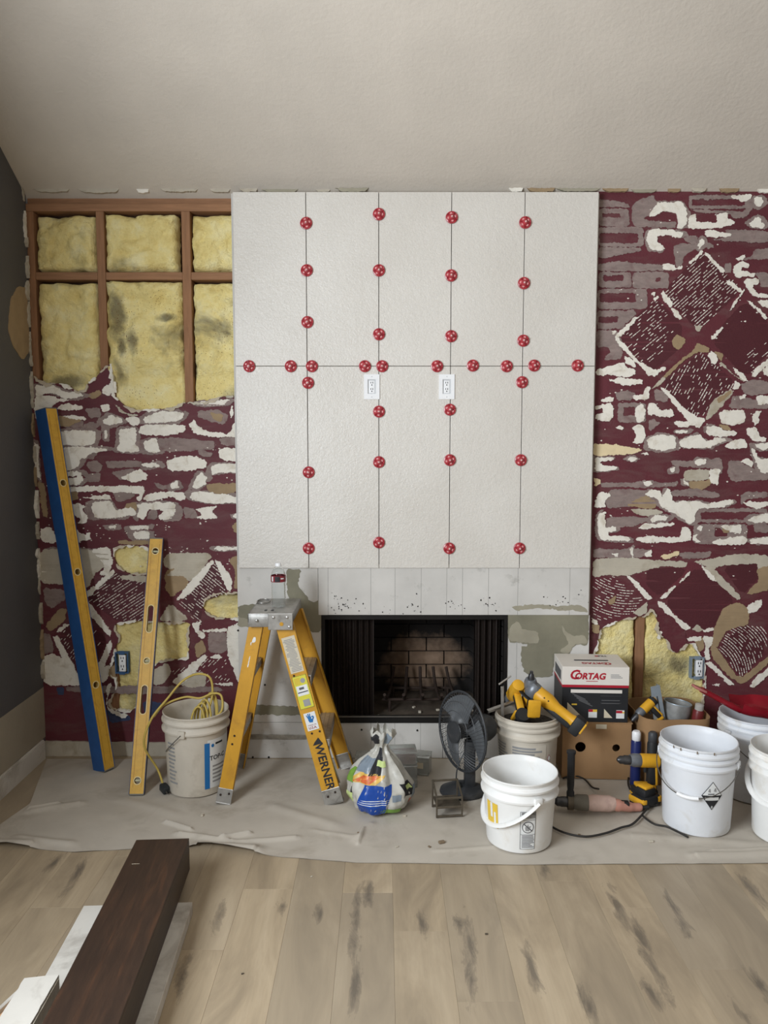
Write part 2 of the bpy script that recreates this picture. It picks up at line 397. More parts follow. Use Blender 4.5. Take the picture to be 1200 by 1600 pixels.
struct(b.build('ceiling', MT['ceiling']))
# bare band above the left baseboard, torn drywall spot by the corner, plaster crumbs along the corner
LW = Matrix(((0, 0, 1, XL), (1, 0, 0, 0), (0, 1, 0, 0), (0, 0, 0, 1)))
MB().prism([ragged([(1.9, .1), (D, .1), (D, .36), (1.9, .355)], .002, .05, 3, 0)], .0, .0015, LW).build('bare_wall_band', MT['wall_bare'], wl)
MB().prism([ragged([(3.62, 2.13), (3.66, 2.28), (3.74, 2.35), (3.83, 2.36), (3.835, 2.06), (3.76, 2.0), (3.66, 2.06)], .004, .012, 8)], 0, .003, LW).build('torn_paper_patch', MT['w_tan'], wl)
random.seed(12)
z = .4
while z < 2.78:
    hgt = random.uniform(.05, .16); w = random.uniform(.012, .035)
    p = [(D - .001, z), (D - w * .5, z + .01), (D - w, z + hgt * .4), (D - w * .6, z + hgt * .8), (D - .001, z + hgt)]
    MB().prism([ragged(p, .006, .008, z * 9)], 0, random.uniform(.006, .018), LW).build('corner_plaster_crumb', random.choice([MT['w_white'], MT['w_pale'], MT['w_pale'], MT['w_tan']]), wl)
    z += hgt + random.uniform(-.02, .04)
bb = struct(MB().box(XL, -.3, 0, XL + .016, 3.80, .092).rbox((XL + .006, 1.75, .094), (.012, 4.10, .012), .004).build('baseboard_left', MT['white_trim'], ))
struct(MB().prism([ragged([(XL, .0), (-.74, .0), (-.74, .075), (-1.2, .07), (XL, .078)], .004, .02, 5, 0)], 0, .012, wallm(D)).build('baseboard_back', MT['w_pale']))

# ------------------------------------------------------------------ wall framing and insulation
GY = D + .014                                             # stud faces sit behind the gypsum sheet
frame = struct(bpy.data.objects.new('wall_framing', None)); COL.objects.link(frame)
def px_x(px, py=500): return at(px, py, GY).x
def stud(xa, xb, z0, z1, m='stud', nm='stud', dy=0): MB().rbox(((xa + xb) / 2, GY + dy + .045, (z0 + z1) / 2), (xb - xa, .09, z1 - z0), .003).build(nm, MT[m], frame)
zt = at(100, 304, GY).z; zt2 = at(100, 317, GY).z; zt3 = at(100, 330, GY).z
stud(XL, -.7, zt2, zt, 'stud_h', 'top_plate', .022); stud(XL, -.7, zt3, zt2 - .003, 'stud_h', 'top_plate', 0)
S = [(px_x(47), px_x(58)), (px_x(154.5), px_x(167)), (px_x(286.5), px_x(300))]
for a, c in S: stud(a, c, .0, zt3)
zb0, zb1 = at(100, 437, GY).z, at(100, 425, GY).z
for a, c in ((S[0][1], S[1][0]), (S[1][1], S[2][0]), (S[2][1], -.66)): stud(a, c, zb0, zb1, 'stud_h', 'blocking', .002)
sr = at(1000, 1000, GY).x; stud(sr - .022, sr + .022, .0, 1.2); stud(sr + .40, sr + .445, 0, 1.2)
struct(MB().box(XL - .1, D + .10, 0, -.62, D + .12, 2.9).build('wall_back_sheathing', MT['sheath']))
struct(MB().box(.95, D + .10, 0, 2.2, D + .12, 2.9).build('wall_back_sheathing', MT['sheath']))

def batt(x0, x1, z0, z1, label, m='insul', seed=0, bulge=.02, depth=.004, amp=.013):
    nx, nz = max(14, int((x1 - x0) / .011)), max(14, int((z1 - z0) / .011))
    def fn(u, v, back=False):
        x = x0 + (x1 - x0) * u; zz = z0 + (z1 - z0) * v
        e = min(u * (x1 - x0), (1 - u) * (x1 - x0), v * (z1 - z0), (1 - v) * (z1 - z0))
        q = Vector((x, zz, seed)); r = 1 - min(1, e / .05)
        d = bulge * (1 - r * r) - depth + amp * noise.fractal(q * 6, .9, 2.1, 4) + .012 * noise.fractal(q * 26, 1, 2, 3) - .02 * max(0, noise.noise(q * 4.2 + Vector((9, 3, 1)))) ** 2 * 3
        cr = noise.noise(Vector((x * 3.2, zz * 7 + .8 * math.sin(x * 9), seed + 3))); d -= .012 * math.exp(-(cr / .05) ** 2)
        wob = .010 * noise.noise(Vector((zz * 11, seed, 2))) + .005 * noise.noise(Vector((zz * 37, seed, 2)))
        wz = .010 * noise.noise(Vector((x * 11, seed, 5)))
        yy = GY + .004 - d + (.05 if e < 1e-6 else 0); lim = GY + .002 - (.05 * min(1, (zz - 1.93) / .10) if zz > 1.93 else 0)
        return (x + (wob if e < .02 else wob * .4), max(yy, lim), zz + wz)
    b = MB().grid(fn, nx, nz); b.box(x0 + .01, GY + .05, z0 + .01, x1 - .01, GY + .085, z1 - .01)
    o = b.build('insulation_batt', MT[m], smooth=180); tag(o, label, 'insulation', 'glass wool batts between the wall studs')
    return o
bays = [(S[0][1], S[1][0]), (S[1][1], S[2][0]), (S[2][1], -.665)]
batt(bays[0][0] + .004, bays[0][1] - .006, zb1 + .004, zt3 - .012, 'small yellow insulation batt in the top corner bay beside the dark grey wall', seed=1)
batt(bays[1][0], bays[1][1] - .02, zb1 + .002, zt3 - .01, 'yellow insulation batt in the middle upper bay between two studs', seed=2, bulge=.035)
batt(bays[2][0] + .004, bays[2][1], zb1 + .004, zt3 - .012, 'upper yellow insulation batt cut off by the white tile panel', seed=3, bulge=.03)
batt(bays[0][0] + .006, bays[0][1] - .004, 1.70, zb0 - .01, 'tall smooth yellow insulation batt beside the dark grey wall, below the blocking', seed=4, bulge=.03)
batt(bays[1][0] - .004, bays[1][1] + .004, 1.62, zb0 - .004, 'largest yellow insulation batt, with dark grey stains and brown specks', 'insul_speck', 5, .045)
batt(bays[2][0] + .002, bays[2][1], 1.64, zb0 - .01, 'speckled yellow insulation batt beside the left edge of the tiles', 'insul_speck', 6, .03, amp=.016)
batt(bays[1][0] - .02, bays[1][1] + .02, .2, 1.3, 'torn insulation in the holes behind the shorter yellow level', seed=8, bulge=.03, amp=.022)
batt(bays[2][0], -.66, .3, 1.3, 'insulation in the hole by the corner of the fireplace surround', seed=9, bulge=.05, depth=.0)
batt(.97, sr - .022, .1, 1.2, 'strip of pale insulation behind the printed white carton', seed=10, bulge=.03)
batt(sr + .022, sr + .40, .1, 1.2, 'dirty insulation above the cardboard tool bin', seed=11, bulge=.035, amp=.022)

# ------------------------------------------------------------------ back wall sheets with torn holes
WM = wallm(D)
def w2(p, sc, ox, oy): q = at(ox + p[0] / sc, oy + p[1] / sc, D); return (q.x, q.z)
def conv(pts, Z): return [w2(p, *Z) for p in pts]
ZL1, ZL2, ZL3 = (3.0, 0, 280), (3.3333, 40, 600), (3.3333, 40, 840)
ZR1, ZR2, ZR3 = (4.104, 920, 290), (4.286, 920, 640), (4.0, 900, 840)
topL = conv([(160, 930), (230, 965), (270, 955), (330, 975), (370, 1000), (400, 990), (410, 960), (450, 930), (490, 880), (525, 865), (527, 920), (530, 960), (540, 1020), (580, 1060), (630, 1085), (700, 1080), (800, 1075), (860, 1050), (900, 1045), (950, 1050), (1040, 1020), (1105, 1020)], ZL1)
outL = [(XL, 0), (-.66, 0), (-.66, topL[-1][1])] + topL[::-1] + [(XL, topL[0][1])]
holesL = [[(455, 60), (500, 40), (630, 45), (660, 80), (660, 185), (600, 195), (540, 190), (490, 165), (465, 120)],
          [(465, 450), (560, 430), (690, 440), (840, 440), (860, 450), (850, 480), (848, 600), (850, 630), (740, 640), (690, 650), (640, 700), (600, 740), (585, 880), (540, 910), (440, 890), (430, 850), (470, 800), (470, 740), (430, 700), (450, 640), (470, 560), (490, 530), (460, 480)],
          [(1125, 290), (1000, 290), (940, 320), (920, 370), (960, 400), (1000, 420), (1125, 420)]]
holesL = [ragged(conv(h, ZL3), .006, .009, i) for i, h in enumerate(holesL)]
wallL = struct(MB().prism([ragged(outL, .006, .010, 3, 0)] + holesL, -.014, 0, WM).build('wall_back', MT['maroon']))
holeR = [(95, 760), (130, 670), (160, 560), (300, 510), (430, 490), (470, 440), (505, 490), (515, 600), (570, 640), (590, 700), (630, 722), (680, 672), (740, 655), (755, 700), (795, 760), (802, 820), (795, 990), (790, 1100), (95, 1100)]
holeR = ragged(conv(holeR, ZR3), .006, .009, 5)
wallR = struct(MB().prism([[(.95, 0), (XR + .05, 0), (XR + .05, 2.86), (.95, 2.86)], holeR], -.014, 0, WM).build('wall_back', MT['maroon']))
# crumbled gypsum lips round the torn openings
def lip(loop, parent, seed, w=.012, closed=True):
    random.seed(seed); n = len(loop); i = 0
    while i < n:
        L = random.randint(4, 12); seg = [loop[(i + k) % n] for k in range(L + 1)] if closed else loop[i:i + L + 1]
        i += L + random.randint(0, 3)
        if len(seg) < 3: continue
        ins = []
        for k, p in enumerate(seg):
            a, c = seg[max(0, k - 1)], seg[min(len(seg) - 1, k + 1)]; t = Vector((c[0] - a[0], c[1] - a[1])); t = t.normalized() if t.length else t
            ww = w * (.35 + .9 * random.random()) * math.sin(math.pi * (k + .6) / (len(seg) + .2)); ins.append((p[0] + t.y * ww, p[1] - t.x * ww))
        out2 = [(p[0] - (q[0] - p[0]) * .35, p[1] - (q[1] - p[1]) * .35) for p, q in zip(seg, ins)]
        MB().prism([ins + out2[::-1]], -.010, random.uniform(.002, .009), WM).build('torn_gypsum_edge', random.choice([MT['w_white'], MT['w_pale'], MT['gyp'], MT['gyp']]), parent)
for i, h in enumerate(holesL): lip(h, wallL, i + 1)
lip(holeR, wallR, 7)
tl = ragged(topL, .006, .01, 3, 0); ie = min(range(len(tl)), key=lambda i: (tl[i][0] - topL[-1][0]) ** 2 + (tl[i][1] - topL[-1][1]) ** 2); lip(tl[:ie], wallL, 9, .016, False)
# ------------------------------------------------------------------ residue left on the back wall where bricks, stones and diamond tiles were pulled off
KIND = {'W': ('white_mortar_patch', 'w_white', .0035, .0065), 'G': ('grey_mortar_patch', 'w_grey', .0012, .0055), 'T': ('torn_paper_patch', 'w_tan', .0026, .005),
        'P': ('pale_plaster_patch', 'w_pale', .0022, .0055), 'C': ('cream_mortar_patch', 'w_cream', .0035, .006), 'B': ('blue_tape_patch', 'w_blue', .0008, .003), 'M': ('maroon_paint_patch', 'maroon', .003, .003), 'D': ('dark_paint_patch', 'maroon_dk', .0006, .003)}
pseed = [0]
def patch(k, pts, Z, parent, holes=(), th=0):
    pseed[0] += 1; sd = pseed[0] * 1.37
    nm, m, t, amp = KIND[k]
    o = ragged(conv(pts, Z) if Z else pts, amp, .005, sd)
    hs = [ragged(conv(h, Z) if Z else h, amp, .005, sd + 3) for h in holes]
    t = t + th + (0 if k == 'D' else .0006 * (pseed[0] % 5))
    MB().prism([o] + hs, -.001, t, WM, zj=lambda p: -.0012 * abs(noise.noise(Vector((p.x * 60, p.y * 60, sd))))).build(nm, MT[m], parent)
def rect(x0, y0, x1, y1): r = .12 * min(x1 - x0, y1 - y0); return [(x0, y0 + r), (x0 + r, y0), (x1 - r, y0), (x1, y0 + r), (x1, y1 - r), (x1 - r, y1), (x0 + r, y1), (x0, y1 - r)]
def ring(k, o, i, Z, parent): patch(k, rect(*o), Z, parent, [rect(*i)])

R1 = dict(G=[[(275, 130), (330, 90), (420, 60), (430, 110), (380, 180), (340, 215), (440, 230), (560, 235), (555, 270), (300, 268), (272, 220)],
  [(62, 90), (140, 95), (250, 112), (265, 140), (170, 138), (62, 140)],
  [(62, 395), (200, 395), (330, 400), (340, 420), (180, 450), (62, 470)], [(62, 500), (200, 485), (330, 500), (470, 510), (480, 545), (300, 548), (62, 550)],
  [(540, 390), (600, 365), (680, 380), (700, 400), (620, 440), (590, 520), (560, 530)], [(50, 925), (180, 930), (215, 1000), (215, 1110), (90, 1120), (140, 1060), (120, 1030), (50, 1040)],
  [(600, 330), (700, 320), (690, 380), (640, 370)], [(645, 150), (900, 165), (1000, 165), (1040, 80), (1062, 130), (1010, 200), (940, 215), (900, 180), (700, 175)],
  [(870, 280), (1149, 290), (1149, 370), (780, 350), (900, 330)], [(1060, 410), (1160, 400), (1160, 470), (940, 480), (1050, 450)], [(870, 500), (910, 495), (915, 560), (870, 560)],
  [(1060, 560), (1160, 560), (1160, 650), (1100, 650), (1090, 600)], [(165, 1330), (240, 1310), (300, 1330), (280, 1375), (180, 1375)],
  [(970, 1270), (1060, 1240), (1160, 1260), (1160, 1330), (1040, 1350), (990, 1330)], [(930, 1340), (1160, 1400), (1160, 1430), (890, 1430)], [(380, 1510), (420, 1500), (430, 1545), (390, 1580)],
  [(760, 360), (800, 380), (800, 400), (760, 410)], [(220, 815), (290, 790), (300, 830), (250, 880), (225, 880)], [(420, 1300), (520, 1340), (500, 1390), (420, 1380)]],
 W=[[(380, 200), (430, 125), (440, 110), (600, 105), (625, 160), (632, 240), (600, 275), (560, 270), (575, 235), (560, 180), (480, 165), (430, 195)],
  [(635, 265), (640, 200), (685, 178), (690, 235), (820, 240), (820, 180), (890, 175), (890, 215), (935, 230), (930, 250), (800, 275), (640, 278)],
  [(370, 340), (385, 285), (440, 280), (605, 295), (600, 330), (540, 335), (500, 315), (430, 330), (440, 365), (485, 400), (470, 420), (390, 410)],
  [(738, 295), (760, 285), (910, 310), (905, 330), (760, 335)], [(1025, 240), (1080, 200), (1105, 215), (1100, 240), (1135, 255), (1110, 275), (1050, 270)],
  [(905, 75), (950, 60), (1050, 62), (1020, 90), (980, 105)], [(1060, 75), (1100, 75), (1120, 110), (1090, 140), (1060, 125)], [(690, 385), (720, 340), (745, 350), (735, 385), (700, 415)],
  [(470, 540), (475, 500), (520, 500), (560, 530), (600, 510), (590, 535), (530, 545)], [(935, 465), (1000, 440), (995, 470), (955, 480)],
  [(925, 560), (930, 510), (980, 485), (1025, 505), (1020, 535), (980, 520), (975, 550), (1070, 560), (1060, 585), (950, 590)],
  [(990, 620), (1010, 595), (1090, 600), (1085, 635), (1050, 640), (1070, 690), (1160, 700), (1160, 720), (1060, 715), (1020, 670)], [(1075, 740), (1160, 735), (1160, 790), (1110, 770)],
  [(1055, 770), (1090, 790), (1150, 850), (1130, 860), (1080, 800)], [(40, 1190), (150, 1150), (220, 1130), (240, 1170), (290, 1170), (300, 1210), (250, 1230), (150, 1215), (45, 1215)],
  [(120, 1250), (200, 1230), (350, 1250), (340, 1275), (220, 1285)], [(230, 1090), (290, 1120), (300, 1170), (230, 1140)], [(270, 1350), (350, 1340), (370, 1285), (395, 1290), (380, 1370), (300, 1375)],
  [(75, 1370), (130, 1350), (165, 1360), (150, 1385), (80, 1385)], [(40, 1410), (130, 1395), (158, 1420), (150, 1500), (110, 1515), (40, 1500), (45, 1470), (90, 1460), (85, 1430), (40, 1440)],
  [(300, 1420), (345, 1395), (362, 1440), (355, 1510), (310, 1515), (300, 1470)], [(375, 1470), (380, 1395), (420, 1395), (450, 1440), (540, 1440), (550, 1480), (470, 1485), (420, 1470)],
  [(540, 1510), (640, 1510), (660, 1540), (580, 1555)], [(840, 1500), (835, 1455), (870, 1440), (990, 1440), (1005, 1470), (990, 1520), (930, 1535), (850, 1530)],
  [(1045, 1500), (1050, 1460), (1110, 1440), (1085, 1475), (1090, 1520), (1060, 1540)], [(1080, 1350), (1160, 1345), (1160, 1400), (1090, 1405), (1075, 1380)], [(960, 1350), (1000, 1340), (1000, 1370), (970, 1365)],
  [(165, 960), (200, 985), (300, 1110), (430, 1190), (480, 1160), (490, 1180), (400, 1230), (260, 1090), (170, 1000)], [(165, 965), (300, 840), (320, 850), (210, 970)],
  [(450, 1290), (480, 1290), (600, 1420), (700, 1490), (740, 1495), (745, 1510), (700, 1555), (650, 1530), (560, 1420)], [(930, 1250), (965, 1265), (965, 1300), (925, 1310)],
  [(770, 1070), (810, 1070), (830, 1120), (800, 1155), (770, 1100)], [(925, 1160), (1000, 1220), (1020, 1255), (990, 1250), (930, 1190)], [(1040, 1225), (1060, 1180), (1160, 1100), (1160, 1135), (1070, 1220)],
  [(525, 780), (550, 790), (600, 850), (580, 860), (540, 820)], [(1115, 1180), (1160, 1150), (1160, 1225), (1120, 1215)], [(400, 690), (425, 685), (420, 705), (400, 705)], [(145, 930), (175, 930), (170, 955), (150, 955)]],
 P=[[(745, 1500), (790, 1380), (920, 1300), (925, 1330), (850, 1420), (770, 1500)], [(830, 1140), (850, 1130), (930, 1220), (1005, 1245), (990, 1260), (900, 1190)], [(400, 1310), (430, 1270), (480, 1220), (490, 1240), (470, 1270)], [(680, 900), (720, 895), (715, 935), (690, 930)]],
 T=[[(470, 1230), (570, 1130), (650, 1075), (700, 1010), (770, 1040), (770, 1070), (690, 1070), (610, 1120), (500, 1230)], [(800, 1060), (860, 1080), (850, 1130), (830, 1110)], [(535, 985), (570, 955), (610, 975), (615, 1010), (580, 1055), (540, 1035)], [(820, 1370), (910, 1310), (915, 1330), (830, 1400)]])
R2 = dict(G=[[(80, 490), (250, 490), (350, 480), (520, 490), (600, 480), (580, 515), (400, 520), (90, 520)], [(545, 340), (700, 345), (890, 320), (895, 420), (870, 440), (860, 400), (700, 385), (560, 380)],
  [(130, 540), (250, 530), (390, 540), (420, 580), (460, 640), (240, 650), (130, 660), (110, 620)], [(550, 545), (700, 525), (870, 560), (880, 580), (820, 590), (680, 580), (560, 580)],
  [(120, 720), (300, 720), (420, 725), (400, 745), (300, 780), (180, 790), (110, 780)], [(1015, 570), (1080, 545), (1200, 555), (1200, 585), (1060, 600), (1020, 640)],
  [(935, 340), (1010, 340), (1040, 370), (1200, 430), (1200, 470), (960, 480), (930, 440)], [(400, 90), (420, 75), (480, 85), (460, 110), (410, 130)], [(30, 930), (150, 935), (400, 930), (420, 985), (180, 995), (30, 990)],
  [(590, 960), (820, 950), (810, 990), (640, 1000)], [(1100, 770), (1200, 765), (1200, 830), (1110, 820)], [(760, 120), (800, 95), (850, 100), (810, 150), (770, 160)]],
 W=[[(180, 120), (210, 105), (240, 125), (225, 138), (190, 132)], [(290, 120), (330, 100), (365, 110), (382, 160), (365, 215), (320, 235), (290, 220), (320, 180), (310, 140)],
  [(390, 200), (400, 185), (480, 165), (570, 180), (582, 210), (575, 260), (500, 278), (400, 262)], [(600, 220), (640, 190), (740, 160), (760, 190), (790, 215), (850, 185), (910, 195), (920, 210), (830, 240), (810, 258), (620, 255)],
  [(910, 245), (960, 205), (1040, 190), (1060, 240), (1050, 260), (940, 262)], [(345, 295), (385, 283), (400, 300), (370, 310)], [(40, 320), (150, 320), (170, 335), (70, 350), (100, 375), (185, 380), (180, 400), (80, 415), (40, 410)],
  [(245, 330), (290, 315), (330, 330), (290, 350)], [(705, 350), (730, 330), (790, 330), (785, 360), (750, 378), (715, 370)], [(1010, 345), (1060, 320), (1100, 350), (1085, 385), (1040, 365)],
  [(1085, 260), (1105, 260), (1140, 330), (1210, 330), (1210, 425), (1150, 425), (1130, 380)], [(1110, 230), (1210, 220), (1210, 255), (1160, 275), (1120, 250)], [(1055, 125), (1120, 120), (1140, 180), (1190, 190), (1180, 215), (1110, 215), (1060, 160)],
  [(785, 115), (850, 105), (900, 140), (990, 150), (975, 170), (900, 185), (830, 180), (790, 160)], [(575, 140), (660, 135), (655, 160), (590, 160)], [(805, 400), (880, 395), (870, 450), (865, 500), (810, 495)],
  [(630, 470), (660, 485), (665, 510), (640, 500)], [(360, 480), (420, 480), (430, 500), (380, 515)],
  [(365, 570), (430, 530), (480, 550), (490, 590), (520, 530), (550, 535), (555, 620), (700, 610), (800, 630), (960, 600), (970, 625), (890, 655), (740, 660), (710, 690), (710, 750), (680, 765), (640, 740), (570, 700), (480, 650), (450, 590)],
  [(60, 560), (90, 545), (150, 575), (110, 600), (110, 655), (40, 655), (40, 620)], [(1030, 620), (1080, 615), (1210, 615), (1210, 650), (1120, 662), (1060, 645)], [(1060, 745), (1100, 715), (1210, 690), (1210, 750), (1120, 760)],
  [(60, 700), (115, 680), (100, 720), (120, 760), (110, 790), (180, 780), (180, 810), (125, 825), (130, 845), (240, 840), (280, 865), (270, 880), (90, 875), (60, 840)],
  [(310, 870), (330, 855), (400, 845), (500, 850), (600, 855), (620, 840), (620, 785), (670, 790), (688, 840), (680, 880), (560, 890), (350, 890)], [(330, 795), (360, 765), (500, 755), (575, 760), (560, 775), (430, 790), (350, 805)],
  [(405, 735), (450, 705), (540, 715), (510, 745), (430, 755)], [(820, 895), (860, 870), (920, 865), (1020, 840), (1060, 870), (1050, 900), (900, 905)], [(700, 840), (740, 830), (710, 860), (750, 885), (720, 890), (695, 870)],
  [(720, 800), (740, 775), (770, 780), (750, 810)], [(870, 780), (1020, 770), (1015, 830), (960, 820), (900, 795)], [(1070, 870), (1210, 850), (1210, 905), (1090, 898)], [(145, 965), (200, 960), (190, 985)], [(270, 935), (295, 920), (295, 1000), (280, 970)],
  [(370, 960), (420, 940), (420, 985), (380, 985)], [(545, 400), (575, 385), (578, 410), (555, 418)]],
 C=[[(30, 225), (200, 235), (355, 265), (350, 280), (270, 300), (30, 312)], [(30, 450), (75, 470), (80, 490), (40, 515)], [(470, 980), (600, 945), (600, 975), (520, 1000)], [(640, 225), (820, 235), (810, 256), (640, 252)]],
 P=[[(635, 430), (650, 405), (805, 400), (805, 470), (660, 480), (635, 470)], [(270, 665), (450, 665), (500, 690), (400, 715), (330, 705)]],
 T=[[(665, 480), (820, 470), (815, 500), (750, 545), (680, 530)], [(240, 640), (370, 575), (450, 610), (450, 660), (400, 665)], [(870, 100), (920, 100), (955, 130), (930, 145), (890, 125)], [(890, 790), (940, 795), (930, 825), (900, 820)]])
R3 = dict(P=[[(105, 135), (300, 120), (480, 140), (700, 150), (680, 190), (560, 175), (440, 205), (340, 235), (240, 240), (200, 230), (105, 250)], [(730, 150), (850, 130), (1000, 100), (1210, 110), (1210, 230), (1140, 240), (1130, 160), (1060, 165), (900, 175), (850, 210), (780, 160)],
  [(790, 185), (850, 180), (1000, 340), (1030, 380), (1000, 390), (880, 280)], [(350, 470), (420, 420), (445, 400), (440, 470), (400, 490)], [(720, 575), (760, 540), (800, 575), (760, 590)]],
 W=[[(310, 235), (340, 240), (480, 375), (440, 390), (400, 340)], [(640, 280), (715, 205), (700, 240), (650, 280)], [(520, 380), (610, 300), (625, 300), (560, 380)], [(510, 395), (560, 410), (620, 490), (690, 540), (720, 570), (680, 580), (600, 510), (520, 430)],
  [(790, 575), (860, 560), (855, 585), (800, 590)], [(790, 615), (860, 620), (830, 700), (835, 760), (800, 765), (810, 680)], [(800, 780), (840, 770), (990, 920), (960, 920), (860, 830)], [(1080, 930), (1130, 870), (1210, 800), (1210, 850), (1110, 935)],
  [(845, 920), (900, 910), (890, 930)], [(1060, 430), (1160, 380), (1150, 440), (1080, 480)], [(505, 600), (535, 580), (530, 630), (510, 635)], [(95, 500), (130, 520), (135, 545), (100, 530)], [(780, 160), (800, 190), (840, 215), (880, 280), (840, 260), (790, 200)],
  [(690, 625), (780, 615), (785, 640), (700, 650)], [(800, 870), (815, 860), (805, 990), (795, 990)]],
 T=[[(865, 560), (900, 480), (920, 440), (1010, 400), (1080, 440), (1080, 540), (1000, 560), (930, 590), (880, 690), (850, 650)], [(850, 640), (880, 690), (1020, 890), (1210, 730), (1210, 780), (1040, 920), (960, 870), (860, 770), (840, 700)],
  [(1130, 200), (1210, 170), (1210, 330), (1100, 350), (1060, 350), (1140, 270)], [(200, 395), (250, 360), (240, 410), (210, 415)], [(740, 640), (800, 620), (800, 700), (750, 720)], [(95, 540), (150, 545), (145, 600), (100, 590)]],
 M=[[(508, 490), (590, 480), (680, 590), (690, 660), (630, 712), (590, 690), (560, 630), (530, 590)], [(85, 600), (125, 595), (125, 640), (90, 640)]])
